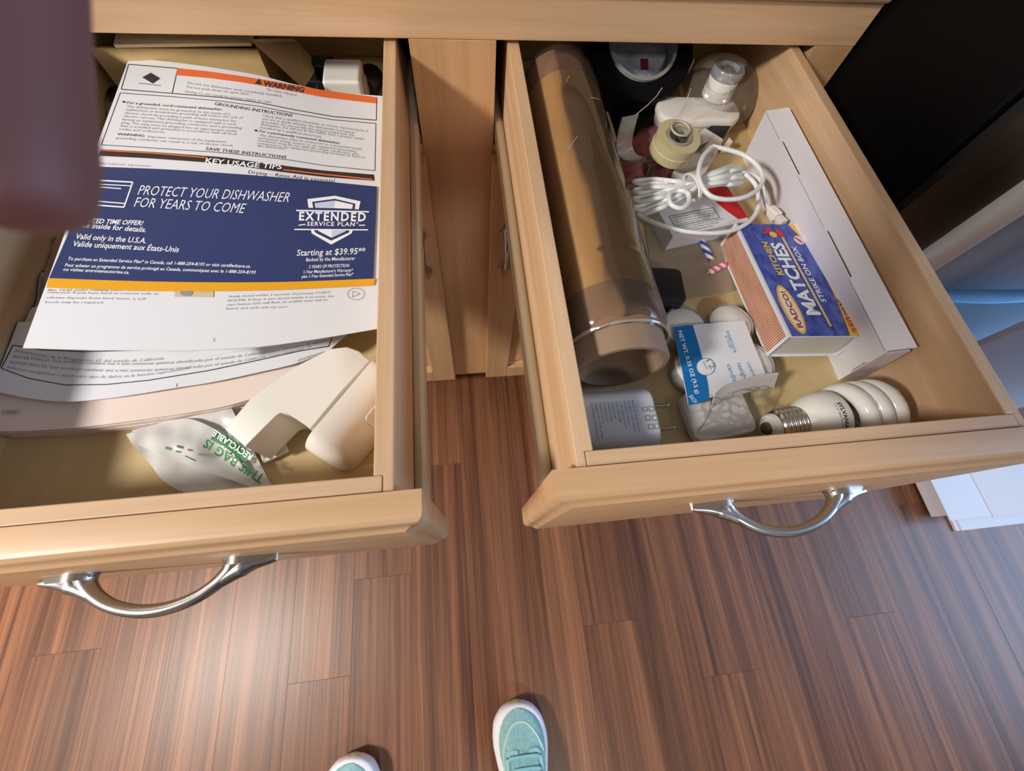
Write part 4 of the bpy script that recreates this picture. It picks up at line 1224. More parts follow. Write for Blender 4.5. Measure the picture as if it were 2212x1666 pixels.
sidepath = smooth_path([at(1466, 352, z=.768), at(1432, 346, z=.770), at(1398, 345, z=.770), at(1362, 340, z=.772), at(1348, 316, z=.780), at(1354, 276, z=.796), at(1362, 250, z=.805)], 6)
def ribbon(path, wv, name, m, par, th=.0010):
    mb = MB(); n_ = len(path)
    for i, p in enumerate(path):
        t = (path[min(i + 1, n_ - 1)] - path[max(i - 1, 0)]).normalized()
        nn = t.cross(wv).normalized()
        for sg, s2 in ((-1, -1), (1, -1), (1, 1), (-1, 1)): mb.v.append(p + wv * sg + nn * s2 * th)
    for i in range(n_ - 1):
        for j in range(4): mb.f.append([i * 4 + j, i * 4 + (j + 1) % 4, i * 4 + 4 + (j + 1) % 4, i * 4 + 4 + j]); mb.m.append(0)
    mb.f += [[3, 2, 1, 0], [n_ * 4 - 4, n_ * 4 - 3, n_ * 4 - 2, n_ * 4 - 1]]; mb.m += [0, 0]
    return mb.build(name, m, par, smooth=True, angle=40)
ribbon(sidepath, Vector((.0085, .0025, 0)), 'dispenser_arm', film('arm_clear', lin(206, 206, 200), .28, .06, .1, 1), td)
arc1 = smooth_path([at(1392, 350, z=.766), at(1400, 376, z=.762), at(1440, 352, z=.764), at(1476, 338, z=.768), at(1520, 320, z=.775), at(1536, 300, z=.78)], 6)
ribbon(arc1, Vector((0, 0, .006)), 'dispenser_rim', CLEAR, td, .0006)
MB().tube([at(1375, 247, z=.806), at(1400, 226, z=.806), at(1418, 208, z=.806), at(1430, 190, z=.806)], .0005, 6).build('loose_tape_edge', film('edge_clear', (1, .95, .9, 1), .6, .1, .1), td)

# pink packet beneath the dispenser
pk = MB()
pt = [(1330, 300), (1385, 268), (1440, 250), (1500, 262)]; pb_ = [(1345, 400), (1390, 398), (1440, 384), (1490, 350)]
def pkp(a, b):
    s = a * 3; i = min(int(s), 2); f = s - i
    A_ = [pt[i][k] * (1 - f) + pt[i + 1][k] * f for k in (0, 1)]; B_ = [pb_[i][k] * (1 - f) + pb_[i + 1][k] * f for k in (0, 1)]
    P = at(A_[0] * (1 - b) + B_[0] * b, A_[1] * (1 - b) + B_[1] * b, z=.758)
    e = min(1, min(a, 1 - a) * 5, min(b, 1 - b) * 5)
    P.z = FLZ + .0015 + e * (.0075 + .004 * nz(P.x, P.y, 60, 4))
    return P
pk.grid(pkp, 30, 24)
PINK = streaks(mat('pink_wrap', (1, 1, 1, 1), .22), lin(120, 58, 66), lin(206, 128, 124), (40, 40, 40), 3, 0)
o = pk.build('pink_packet', PINK, None, smooth=True, angle=180, loc=at(1410, 330, z=FLZ))
tag(o, 'glossy pink packet lying under the clear tape dispenser', 'packet')
MB().tube(smooth_path([at(1345, 395, z=.757), at(1395, 388, z=.759), at(1440, 374, z=.758)], 6), .0008, 6).build('seal_edge', PINK, o, smooth=True)

# white slim tool with a black end
tl = thing('white_tool', at(1535, 290, z=FLZ), 'flat white tool with a black end pointing away under the clear dispenser', 'tool')
q0, q1 = at(1520, 330, z=.7665), at(1552, 262, z=.7665)
dr = (q1 - q0).normalized(); nn = Vector((dr.y, -dr.x, 0))
M = Matrix((nn, dr, Vector((0, 0, 1)))).transposed().to_4x4(); M.translation = Vector((q0.x, q0.y, .7655))
LT = (q1 - q0).length
MB().prism([(-.020, -.040), (.010, -.044), (.0125, .0), (.0130, LT * .50), (-.011, LT * .62), (-.018, .0)], M, -.0125, .0035).build('white_body', mat('ivory_plastic', lin(226, 218, 208), .45), tl, bevel=.0012)
MB().prism([(-.008, LT * .635), (.0128, LT * .52), (.0150, LT * 1.12), (.0020, LT * 1.16)], M, -.0125, .0025).build('black_end', BLACK, tl, bevel=.001)
MB().prism([(.017, LT * .50), (.024, LT * .62), (.018, LT * .70)], M, -.0125, .0005).build('white_tip', WPLAST, tl, bevel=.0008)

# white and red box under the charging cable
rbx = thing('red_white_box', at(1520, 450, z=FLZ), 'white box with a red curved stripe and a printed notice, under the white cable', 'box')
TZ = .7730
tq = [at(1454, 511, z=TZ), at(1612, 478, z=TZ), at(1594, 366, z=TZ), at(1404, 396, z=TZ)]
u0 = (tq[1] - tq[0]); exb = u0.normalized(); eyb = Vector((-exb.y, exb.x, 0))
wb = .084; lb_ = .068
O_ = tq[0]
M = Matrix((exb, eyb, Vector((0, 0, 1)))).transposed().to_4x4(); M.translation = Vector((O_.x, O_.y, 0))
MB().box((0, 0, FLZ + .0005), (wb, lb_, TZ), M).build('box_body', WHITE, rbx, bevel=.0006)
RED = mat('red_print', lin(206, 24, 32), .4)
rm = MB()
rm.grid(lambda a, b: M @ Vector((wb * (1.0 - .001) - (1 - b) * (.0105 + .012 * math.sin(PI * a * .9)) , .004 + .062 * a, TZ + .0003 - .0 * b)), 20, 4)
rm.build('red_stripe', RED, rbx)
rm = MB(); rm.grid(lambda a, b: M @ Vector((wb + .0003, .004 + .062 * a, TZ - .020 * b)), 12, 2); rm.build('red_side', RED, rbx)
rm = MB(); rm.add([M @ Vector((.020 + x, .050 + y, TZ + .0003)) for x, y in ((0, 0), (.016, .002), (.013, .010), (.009, .012), (.003, .006))], [(0, 1, 2, 3, 4)]); rm.build('red_mark', RED, rbx)
F = lambda x, y, e: M @ Vector((x, y, TZ + e))
tm = MB()
for i, s in enumerate(('CAUTION: Keep out of reach of children.', 'Do not hold near face or clothing.', 'Store in a cool dry place away', 'from heat and open flame.')):
    label_text(tm, s, F, .0095, .0200 - .0028 * i, .042 - .002 * i, .0015)
for i, s in enumerate(('Contents for household use only. Made in', 'the factory shown. Refer to the package', 'for full directions and care.')):
    label_text(tm, s, F, .0085 + .001 * i, .0076 - .0027 * i, .050 - .008 * i, .0014)
tm.build('printed_notice', INK, rbx)
fr_ = MB()
for a_, b_ in (((.007, .010), (.056, .0104)), ((.007, .0232), (.056, .0236)), ((.007, .010), (.0074, .0236)), ((.0556, .010), (.056, .0236))):
    fr_.box((a_[0], a_[1], TZ + .0002), (b_[0], b_[1], TZ + .0004), M)
fr_.build('notice_border', INK, rbx)

# white charging cable
cbz = .792
cb_ = thing('charging_cable', at(1500, 410, z=TZ), 'white charging cable tied in a bundle with loose loops over the red and white box', 'cable')
def cz(l, z): return [at(u, v, z=(zz if zz else z)) for u, v, zz in [(p + (None,))[:3] for p in l]]
m_ = MB(); random.seed(11)
strands = []
for k in range(9):
    o1 = (k - 4) * 5.2
    strands.append([(1592 - 3 * abs(k - 4), 378 + o1 * 1.0, .789 + .0035 * (k % 3)), (1560, 382 + o1 * .75, .794 + .003 * ((k + 1) % 3)), (1520, 392 + o1 * .55, .796 + .002 * (k % 2)), (1495, 404 + o1 * .38, .796 + .003 * (k % 2)), (1460, 414 + o1 * 1.05, .793 + .003 * ((k + 2) % 3)), (1420, 420 + o1 * 1.55, .790 + .003 * (k % 3)), (1385 + 1.5 * abs(k - 4), 426 + o1 * 1.8, .786 + .002 * (k % 2))])
for k in range(0, 8, 2):
    a_, b_ = strands[k], strands[k + 1]
    pth = [at(u, v, z=z) for u, v, z in a_] + [at(1369, (a_[-1][1] + b_[-1][1]) / 2, z=.784)] + [at(u, v, z=z) for u, v, z in reversed(b_)]
    if k + 2 < 9:
        n2 = strands[k + 2]; pth += [at(1603, (b_[0][1] + n2[0][1]) / 2, z=.787)]
        strands[k + 2] = n2
    if k == 0: full = []
    full += pth
full += [at(u, v, z=z) for u, v, z in strands[8]]
m_.tube(smooth_path(full, 5), .0021, 9)
m_.build('cable_bundle', CABLEW, cb_, smooth=True)
loop = [(1452, 372, .792), (1500, 364, .798), (1530, 372, .802), (1512, 420, .806), (1545, 428, .806), (1600, 428, .806), (1638, 408, .806), (1645, 385, .806), (1620, 345, .806), (1580, 326, .807), (1540, 320, .808), (1516, 348, .807), (1509, 380, .806), (1520, 412, .803), (1550, 424, .800), (1566, 410, .800), (1556, 396, .800), (1535, 396, .798)]
m_ = MB(); m_.tube(smooth_path(cz([(1537, 318, .806), (1518, 340, .806), (1509, 372, .806), (1516, 402, .805), (1536, 424, .804), (1570, 431, .803), (1608, 426, .803), (1638, 408, .803), (1648, 384, .803), (1634, 356, .803), (1604, 334, .803), (1566, 322, .803), (1538, 316, .802)], .8), 6), .0021, 9); m_.build('large_loop', CABLEW, cb_, smooth=True)
m_ = MB(); m_.tube(smooth_path(cz([(1505, 396, .799), (1482, 408, .801), (1454, 414, .802), (1445, 424, .803), (1450, 442, .803), (1470, 450, .803), (1487, 438, .803), (1487, 420, .803), (1474, 412, .804), (1458, 412, .800)], .8), 6), .0021, 9); m_.build('small_loop', CABLEW, cb_, smooth=True)
m_ = MB(); m_.tube(smooth_path(cz([(1374, 458, .772), (1392, 472, .774), (1432, 488, .782), (1480, 500, .783), (1530, 504, .783), (1574, 500, .783), (1612, 484, .783), (1634, 458, .783), (1638, 430, .786), (1632, 400, .788), (1610, 376, .790)], .8), 6), .0021, 9); m_.build('long_tail', CABLEW, cb_, smooth=True)
m_ = MB(); m_.tube(smooth_path(cz([(1600, 372, .790), (1626, 376, .788), (1644, 394, .785), (1650, 420, .782), (1654, 440, .779), (1662, 456, .776)], .8), 6), .0019, 9); m_.build('plug_lead', CABLEW, cb_, smooth=True)
MB().box((-.0042, -.0125, -.0042), (.0042, .0005, .0042), frame(at(1661, 452, z=.7757), (0, .15, 1), (1, .3, 0))).build('plug', WPLAST, cb_, bevel=.0012)
MB().box((-.0036, -.0215, -.0022), (.0036, -.0128, .0022), frame(at(1661, 452, z=.7757), (0, .15, 1), (1, .3, 0))).build('plug_tip', mat('plug_tip_white', lin(222, 218, 210), .4), cb_, bevel=.0004)
ty = at(1495, 404, z=.795)
ty_ = MB(); tyd = (at(1560, 386, z=.795) - at(1420, 416, z=.795)).normalized()
MY = frame(ty, tyd, (0, 0, 1))
ty_.tube([MY @ Vector((.0088 * math.cos(t), .0135 * math.sin(t), 0)) for t in [2 * PI * i / 32 for i in range(32)]], .0024, 8, closed=True, flat=.6)
ty_.build('tie', mat('tie_white', lin(228, 224, 214), .5), cb_, smooth=True)

# long white mailing box leaning on the right wall
wbx = thing('white_mailing_box', (.325, -.19, FLZ), 'long slim white mailing box standing on edge against the right drawer wall', 'box')
MW = Matrix.Translation((.3229, -.1897, .7804)) @ Euler((-.006, -.161, -.009), 'XYZ').to_matrix().to_4x4()
hx, hy, hz = .0112, .1365, .02825
MB().box((-hx + .0008, -hy + .003, -hz), (hx, hy - .001, hz - .0024), MW).build('box_body', BOXW, wbx, bevel=.0004)
yz = [(-hy - .0003, -hz), (-hy - .0003, -hz * .42), (-hy + .0016, -hz * .30), (-hy + .0016, hz * .18), (-hy - .0008, hz * .34), (-hy - .0008, hz), (hy, hz), (hy, -hz)]
Mx = MW @ Matrix(((0, 0, 1, -hx), (1, 0, 0, 0), (0, 1, 0, 0), (0, 0, 0, 1)))
MB().prism(yz, Mx, -.0004, .0006).build('front_panel', BOXW, wbx)
lid = [(-hx - .0004, -hy), (hx, -hy), (hx, hy), (-hx - .0004, hy)]
def notch(y0, y1): return [(-hx - .0004, y1 + .003), (-hx + .0026, y1), (-hx + .0026, y0), (-hx - .0004, y0 - .0012)]
lid = [(hx, -hy), (hx, hy), (-hx - .0004, hy)] + notch(.048, .092) + notch(-.068, -.020) + [(-hx - .0004, -hy)]
MB().prism(lid, MW, hz - .0009, hz + .0002).build('lid_panel', BOXW, wbx)
for y0, y1 in ((.049, .092), (-.067, -.020)):
    MB().box((-hx - .0002, y0, hz - .0022), (-hx + .0026, y1, hz - .0012), MW).build('slot_shade', mat('slot_shadow_card', lin(96, 88, 84), .8), wbx)  # dark strip paints the shade inside each slot
MB().box((-hx + .001, -hy - .0002, -hz + .0006), (hx - .0004, -hy + .0016, hz - .006), MW).build('end_flap', mat('end_card', lin(206, 196, 198), .6), wbx, bevel=.0002)

# box of kitchen matches
mx = thing('matchbox', (.281, -.24, FLZ), 'blue and yellow matchbox with a brown striking side, resting against the white box', 'matchbox')
MM = Matrix.Translation((.2809, -.2403, .7716)) @ Euler((-.103, .031, -.040), 'XYZ').to_matrix().to_4x4()
hx, hy, hz = .0331, .0652, .01445
BLUE = streaks(mat('matchbox_blue', (1, 1, 1, 1), .45), lin(40, 58, 150), lin(92, 108, 188), (150, 90, 150), 1.5, 0)
YEL = mat('matchbox_yellow', lin(238, 192, 82), .45)
sl = MB()
for lo, hi in (((-hx, -hy, hz - .0006), (hx, hy, hz)), ((-hx, -hy, -hz), (hx, hy, -hz + .0006)), ((-hx, -hy, -hz + .0006), (-hx + .0006, hy, hz - .0006)), ((hx - .0006, -hy, -hz + .0006), (hx, hy, hz - .0006))):
    pass
slv = [(-hx, -hz), (hx, -hz), (hx, hz), (-hx, hz), (-hx, -hz)]
ring_o = [(-hx, -hz), (hx, -hz), (hx, hz), (-hx, hz)]; ring_i = [(-hx + .0007, -hz + .0007), (hx - .0007, -hz + .0007), (hx - .0007, hz - .0007), (-hx + .0007, hz - .0007)]
for y in (-hy, hy):
    for x, z in ring_o: sl.v.append(MM @ Vector((x, y, z)))
    for x, z in ring_i: sl.v.append(MM @ Vector((x, y, z)))
for j in range(4):
    j2 = (j + 1) % 4
    sl.f += [[j, j2, 8 + j2, 8 + j], [4 + j, 12 + j, 12 + j2, 4 + j2], [j, 4 + j, 4 + j2, j2], [8 + j, 8 + j2, 12 + j2, 12 + j]]; sl.m += [0] * 4
sl.build('sleeve', WHITE, mx, bevel=.0003, seg=1)
MB().box((-hx + .001, -hy + .0022, -hz + .001), (hx - .001, hy - .002, hz - .0010), MM).build('tray', mat('tray_card', lin(196, 192, 184), .7), mx, bevel=.0006)
MF = lambda X, Y, e: MM @ Vector((hx - Y, -hy + X, hz + e))
def mquad(name, m, fn, e, n=24, par=mx):
    mb = MB(); mb.grid(lambda a, b: MF(*fn(a, b), e), n, 1); return mb.build(name, m, par)
LM, WM = 2 * hy, 2 * hx
mquad('blue_panel', BLUE, lambda a, b: (LM * (.004 + .992 * a), WM * (.004 + .955 * b)), .0002, 2)
def yedge(a): return WM * (.19 - .13 * math.sin(PI * min(1, a * 1.02) * .82) ** .9 + .06 * max(0, a - .85) / .15)
mquad('yellow_stripe', YEL, lambda a, b: (LM * (.004 + .992 * a), WM * .004 + b * (yedge(a) - WM * .004)), .0003)
def mtext(name, items, m, e):
    mb = MB()
    for s, X, Y, w_, h_, bold in items: label_text(mb, s, MF, LM * X, WM * Y, LM * w_, WM * h_, e, bold=bold)
    return mb.build(name, m, mx)
mtext('title_shadow', [('MATCHES', .168, .425, .64, .19, .045)], mat('dark_blue_print', lin(28, 36, 92), .5), .00035)
mtext('title_lettering', [('MATCHES', .165, .435, .64, .19, .035)], WHITEINK, .0005)
mtext('kitchen_lettering', [('KITCHEN', .50, .655, .31, .09, .03)], YEL, .0005)
mtext('strike_lettering', [('STRIKE ON BOX', .27, .255, .50, .075, .02)], WHITEINK, .0005)
mtext('count_lettering', [('COUNT', .165, .035, .13, .062, .02), ('ADULT SUPERVISION', .63, .03, .30, .045, .01)], INK, .0006)
mtext('number_lettering', [('250', .025, .03, .125, .10, .03)], mat('orange_red_print', lin(220, 78, 44), .5), .0006)
mquad('match_stick', mat('match_wood', lin(222, 198, 140), .5), lambda a, b: (LM * (.075 + .785 * a), WM * (.365 + .035 * b)), .0006, 2)
def mpoly(name, m, pts, e):
    mb = MB(); mb.add([MF(LM * x, WM * y, e) for x, y in pts], [tuple(range(len(pts)))]); return mb.build(name, m, mx)
RED2 = mat('flame_red', lin(208, 38, 48), .45)
mpoly('match_head', RED2, [(.86, .35), (.90, .345), (.935, .36), (.945, .40), (.93, .44), (.90, .46), (.885, .43), (.86, .41)], .0006)
mpoly('flame', RED2, [(.885, .66), (.905, .64), (.945, .575), (.955, .52), (.945, .48), (.93, .50), (.915, .52), (.905, .55), (.892, .60)], .0006)
mpoly('flame_core', YEL, [(.865 + .03 * math.cos(t) + .02, .505 + .055 * math.sin(t)) for t in [2 * PI * i / 16 for i in range(16)]], .0007)
mpoly('badge', mat('badge_white', lin(226, 214, 222), .5), [(.835 + .045 * math.cos(t), .150 + .075 * math.sin(t)) for t in [2 * PI * i / 20 for i in range(20)]], .0006)
mpoly('badge_mark', RED2, [(.80, .12), (.83, .13), (.87, .19), (.86, .205), (.82, .16)], .0008)
def oval(k): return [(.215 + .195 * k * math.cos(t), .80 + .115 * k * math.sin(t)) for t in [2 * PI * i / 32 for i in range(32)]]
mpoly('gold_oval', YEL, oval(1), .0005)
mpoly('white_oval', mat('oval_cream', lin(238, 228, 210), .5), [(.215 + (x - .215) * .90, .80 + (y - .80) * .74) for x, y in oval(1)], .0007)
mtext('oval_lettering', [('RADCO!', .065, .765, .29, .075, .02)], mat('oval_red', lin(170, 40, 40), .5), .0009)
# striking side: brown strip broken into fine ribs
MSd = lambda X, Z, e: MM @ Vector((-hx - e, -hy + X, -hz + Z))
mb = MB(); nb = 62
for i in range(nb):
    X0 = LM * .02 + (LM * .955) * i / nb
    mb.add([MSd(X0, .0028, .0003), MSd(X0 + LM * .955 / nb * .62, .0028, .0003), MSd(X0 + LM * .955 / nb * .62, 2 * hz - .0022, .0003), MSd(X0, 2 * hz - .0022, .0003)], [(0, 1, 2, 3)])
so_ = mb.build('striker', streaks(mat('striker_brown', (1, 1, 1, 1), .7), lin(160, 84, 56), lin(196, 128, 98), (90, 40, 160), 5, 0), mx)
so_['kind'] = 'stuff'
mb = MB(); mb.add([MSd(LM * .02, .0028, .0002), MSd(LM * .975, .0028, .0002), MSd(LM * .975, 2 * hz - .0022, .0002), MSd(LM * .02, 2 * hz - .0022, .0002)], [(0, 1, 2, 3)])
mb.build('striker_ground', mat('striker_pale', lin(228, 200, 178), .7), mx)

# two striped birthday candles
def candle(name, a, b, c1, label, za=.7555, zb=.7555):
    P, Q = at(*a, z=za), at(*b, z=zb)
    m = mat(name + '_stripes', c1, .4); nt = m.node_tree; bs = nt.nodes['Principled BSDF']
    tc = N(nt, 'ShaderNodeTexCoord'); wv = N(nt, 'ShaderNodeTexWave', wave_type='BANDS', bands_direction='DIAGONAL'); wv.inputs['Scale'].default_value = 62; wv.inputs['Distortion'].default_value = 0
    nt.links.new(tc.outputs['Object'], wv.inputs['Vector'])
    cr = N(nt, 'ShaderNodeValToRGB'); cr.color_ramp.interpolation = 'CONSTANT'; cr.color_ramp.elements[0].color = c1; cr.color_ramp.elements[1].position = .5; cr.color_ramp.elements[1].color = lin(238, 226, 228)
    nt.links.new(wv.outputs['Fac'], cr.inputs[0]); nt.links.new(cr.outputs[0], bs.inputs['Base Color'])
    t = thing('birthday_candle', (P.x, P.y, FLZ), label, 'candle', None)
    mb = MB(); d = (Q - P)
    mb.tube([P, P + d * .03, P + d * .5, Q], [.0026, .0031, .0031, .0031], 12)
    mb.build('wax', m, t, smooth=True, angle=60)
    mb = MB(); mb.tube([P, P - d.normalized() * .004], .0005, 6); mb.build('wick', WHITE, t)
candle('blue', (1515, 520), (1537, 562), lin(44, 78, 176), 'blue and white striped birthday candle in front of the red and white box')
candle('pink', (1533, 588), (1566, 571), lin(232, 96, 130), 'pink striped birthday candle poking out from under the matchbox')

# black square adapter half under the tube
ba = thing('black_power_adapter', at(1440, 620, z=FLZ), 'square black power adapter against the brown tube above the tealights', 'adapter')
q = at(1444, 612, z=.777)
M = Matrix.Translation((q.x - .006, q.y, 0)) @ Matrix.Rotation(-.10, 4, 'Z')
MB().prism(rrect(.0205, .0180, .006, 5), M, FLZ + .0005, .777).build('body', BLACK, ba, smooth=True, bevel=.0025)
MB().prism(rrect(.0215, .0190, .006, 5), M, FLZ + .0003, FLZ + .008).build('base', mat('black_matt', lin(10, 10, 10), .7), ba, smooth=True, bevel=.001)

# tealights, the card of their pack and its torn wrap
TLZ = FLZ + .0150
WAX = mat('white_wax', lin(232, 230, 224), .45, 0); WAX.node_tree.nodes['Principled BSDF'].inputs['Subsurface Weight'].default_value = .15
WAX.node_tree.nodes['Principled BSDF'].inputs['Subsurface Radius'].default_value = (.01, .008, .006)
CUP = film('tealight_cup', lin(232, 234, 236), .45, .08, .12, 1)
proto = None
for (u, v), lab in (((1482, 704), 'white tealight between the black adapter and the blue-banded card'), ((1580, 698), 'white tealight touching the striking side of the matchbox'), ((1508, 796), 'white tealight under the blue band of the pack card'), ((1624, 784), 'white tealight under the right edge of the pack card, by the grey matchbox end')):
    p = at(u, v, z=TLZ)
    if proto is None:
        t = thing('tealight', (p.x, p.y, FLZ), lab, 'candle', 'tealights in the torn pack'); proto = t
        Mt = Matrix.Translation((p.x, p.y, FLZ))
        MB().lathe([(0, .0016), (.0182, .0016), (.0186, .0135), (.0176, .0146), (.004, .0142), (0, .0140)], Mt, 40).build('wax', WAX, t, smooth=True, angle=50)
        MB().lathe([(.0, .0006), (.0189, .0006), (.0196, .0150), (.0192, .0152), (.0187, .0012), (0, .0012)], Mt, 40).build('cup', CUP, t, smooth=True, angle=50)
        MB().tube([Mt @ Vector((0, 0, .0140)), Mt @ Vector((.0008, 0, .0166))], .0006, 6).build('wick', WHITE, t)
    else:
        t = copy_tree(proto); t.location = (p.x, p.y, FLZ); t['label'] = lab
h_lb = lambda x, y: TLZ + .0034 + .0006 * nz(x, y, 18, 5)
lc = sheet('tealight_card', [(1454, 707), (1530, 699), (1608, 693)], [(1487, 877), (1570, 846), (1657, 816)], h_lb, WHITE, None, nu=16, nv=16, loc=at(1550, 780, z=TLZ))
tag(lc, 'white pack card with a bright blue left band lying across the tealights', 'card')
mb = MB(); band(mb, [(1454, 707), (1471, 736), (1487, 800), (1505, 876)][:1] + [(1462, 748), (1471, 790), (1482, 845), (1487, 877)], [(1496, 702), (1509, 745), (1521, 790), (1530, 836), (1532, 866)], h_lb, .0003, n=14)
CYAN = mat('bright_blue_print', lin(14, 112, 178), .45)
mb.build('blue_band', CYAN, lc)
mb = MB(); ink(mb, 'NET WT. 0.33 OZ (9.5 g)', (1464, 717), (1503, 852), (8.5, -2.4), h_lb, .0006, bold=.015); ink(mb, 'EACH', (1487, 857), (1499, 872), (8, -4), h_lb, .0006, bold=.01); mb.build('white_lettering', WHITEINK, lc)
mb = MB(); q = [(1523.5 + 20 * math.cos(t), 793.5 + 18 * math.sin(t)) for t in [2 * PI * i / 32 for i in range(32)]]
mb.add([at_h(p, h_lb, .0006) for p in q], [tuple(range(32))]); mb.build('white_disc', WHITE, lc)
mb = MB()
for i in range(40):
    t0, t1 = 2 * PI * i / 40, 2 * PI * (i + 1) / 40
    mb.add([at_h((1523.5 + 20 * k * math.cos(t), 793.5 + 18 * k * math.sin(t)), h_lb, .0008) for t, k in ((t0, .97), (t1, .97), (t1, 1.03), (t0, 1.03))], [(0, 1, 2, 3)])
ink(mb, '12', (1523, 781), (1535, 800), (11, -6), h_lb, .0008)
ink(mb, 'PACK', (1516, 784), (1526, 800), (4, -2), h_lb, .0008)
mb.build('grey_lettering', mat('teal_grey_ink', lin(110, 138, 150), .5), lc)
mb = MB()
ink(mb, 'interiors', (1567, 717), (1585, 763), (8, -3.4), h_lb, .0005); ink(mb, 'by design', (1565, 727), (1577, 754), (4, -1.6), h_lb, .0005)
ink(mb, 'unscented', (1612, 784), (1628, 818), (7, -3), h_lb, .0005); ink(mb, 'tealight', (1591, 786), (1606, 824), (9, -3.6), h_lb, .0005); ink(mb, 'candles', (1569, 789), (1586, 834), (9, -3.6), h_lb, .0005)
mb.build('blue_lettering', mat('soft_blue_ink', lin(112, 160, 200), .5), lc)
# curled lower lip of the card
lip_ = smooth_path([at(1540, 866, z=.768), at(1560, 850, z=.7705), at(1600, 836, z=.7715), at(1640, 826, z=.7715), at(1676, 822, z=.7700)], 6)
ribbon(lip_, Vector((0, -.0045, -.0055)), 'curled_lip', mat('card_back_grey', lin(206, 200, 196), .6), lc, .0004)
cwp = MB()
ct_, cbm = [(1448, 850), (1500, 846), (1560, 842), (1620, 826), (1700, 822)], [(1462, 918), (1505, 946), (1560, 948), (1625, 936), (1662, 912)]
def cw(a, b):
    s = a * 4; i = min(int(s), 3); f = s - i
    A_ = [ct_[i][k] * (1 - f) + ct_[i + 1][k] * f for k in (0, 1)]; B_ = [cbm[i][k] * (1 - f) + cbm[i + 1][k] * f for k in (0, 1)]
    P = at(A_[0] * (1 - b) + B_[0] * b, A_[1] * (1 - b) + B_[1] * b, z=.762)
    e = min(1, min(a, 1 - a) * 6, min(b, 1 - b) * 6)
    P.z = FLZ + .003 + e * (.0155 + .008 * nz(P.x, P.y, 70, 2) + .0045 * nz(P.x, P.y, 190, 6))
    return P
cwp.grid(cw, 64, 44)
o = cwp.build('torn_wrap', film('crackly_film', (1, .97, .92, 1), .03, .012, .05, .5), None, smooth=True, angle=180, loc=at(1560, 890, z=FLZ))
tag(o, 'crackly clear wrap torn open between the tealight card and the light bulb', 'plastic wrap')
q = at(1556, 890, z=.764)
M = Matrix.Translation((q.x, q.y, FLZ)) @ Matrix.Rotation(.10, 4, 'Z')
sk = MB().prism(rrect(.0275, .0205, .008, 6), M, .0006, .0105).build('white_packet', mat('packet_white', lin(232, 226, 222), .5), None, smooth=True, bevel=.003, loc=(q.x, q.y, FLZ))
tag(sk, 'small white square packet inside the torn clear wrap', 'packet')
MB().tube(smooth_path([M @ Vector((-.024, -.012, .0108)), M @ Vector((-.008, .002, .0110)), M @ Vector((-.001, .018, .0108))], 6), .0007, 6, flat=.6).build('seam', mat('seam_grey', lin(196, 190, 186), .6), sk, smooth=True)

# white USB wall charger lying with its prongs to the right
uc = thing('wall_charger', at(1335, 920, z=FLZ), 'white wall charger lying below the open end of the tube, prongs to the right', 'charger')
ce = at(1396, 912, z=.772)
xe = ce.x
MU = frame((xe, ce.y, FLZ + .0215), (1, .0, 0), (0, 1, 0))
MB().prism([(p[0], p[1]) for p in rrect(.0225, .0208, .0125, 7)], MU, -.056, 0).build('body', mat('charger_white', lin(214, 216, 220), .35), uc, smooth=True, bevel=.003)
for dy in (-.0115, .0065):
    MB().box((dy - .0008, -.0045, .0002), (dy + .0008, .0035, .0165), MU @ Matrix.Translation((.0035, 0.004, 0))).build('prong', CHROME, uc, bevel=.0004)
# print wraps over the curved body: a function from body x and arc position to the surface
prl = rrect(.0225, .0208, .0125, 7)
def surf(x, s, e):
    # s measured from the crown towards the front (-y), metres
    hw = .0225 - .0125
    if abs(s) < hw: y, z = -s, .0208
    else:
        a = (abs(s) - hw) / .0125; y = -math.copysign(hw + .0125 * math.sin(a), s); z = .0208 - .0125 + .0125 * math.cos(a)
    return Vector((xe + x, ce.y + y + (e if abs(s) > .018 else 0) * -1 * 0, FLZ + .0215 + z + e))
tx = MB()
SF = lambda X, Y, e: surf(X, Y, e)
lines = ('Model: WA-18 Input: 100-240V~50/60Hz 0.6A', 'Output: 5.0V = 2.4A 12.0W', 'For indoor use only. Keep dry and', 'do not open the case. Recycle', 'where facilities exist. Made', 'to the marks shown here and', 'tested for home use. Refer', 'to the leaflet for more', 'information and care.', 'Serial on the other', 'face of the body.')
for i, s in enumerate(lines):
    X = -.0470 + .0030 * i
    vs, fs = glyphs(s, 0, 0)
    xa = min(v[0] for v in vs); xb = max(v[0] for v in vs)
    lg = (.026, .026, .016, .015, .014, .013, .016, .020, .019, .023, .024)[i]
    tx.add([surf(X + y / .73 * .0017, -.0105 + (x - xa) / (xb - xa) * lg, .0003) for x, y in vs], fs)
tx.build('printed_text', GREYINK, uc)
for X, Y, w_, h_ in ((-.0095, .010, .0038, .0040), (-.0050, .010, .0034, .0040), (-.0100, .0035, .0034, .0040), (-.0055, .0040, .0042, .0046), (-.0105, -.0030, .0034, .0034), (-.0060, -.0030, .0038, .0042)):
    mb = MB(); mb.add([surf(X, Y - h_ / 2, .0003), surf(X + w_, Y - h_ / 2, .0003), surf(X + w_, Y + h_ / 2, .0003), surf(X, Y + h_ / 2, .0003)], [(0, 1, 2, 3)])
    mb.add([surf(X + w_ * .25, Y - h_ * .2, .0005), surf(X + w_ * .75, Y - h_ * .2, .0005), surf(X + w_ * .75, Y + h_ * .2, .0005), surf(X + w_ * .25, Y + h_ * .2, .0005)], [(0, 1, 2, 3)])
    mb.m[-1] = 1
    mk = mb.build('mark', [mat('mark_grey', lin(150, 156, 162), .5), WHITE], uc)

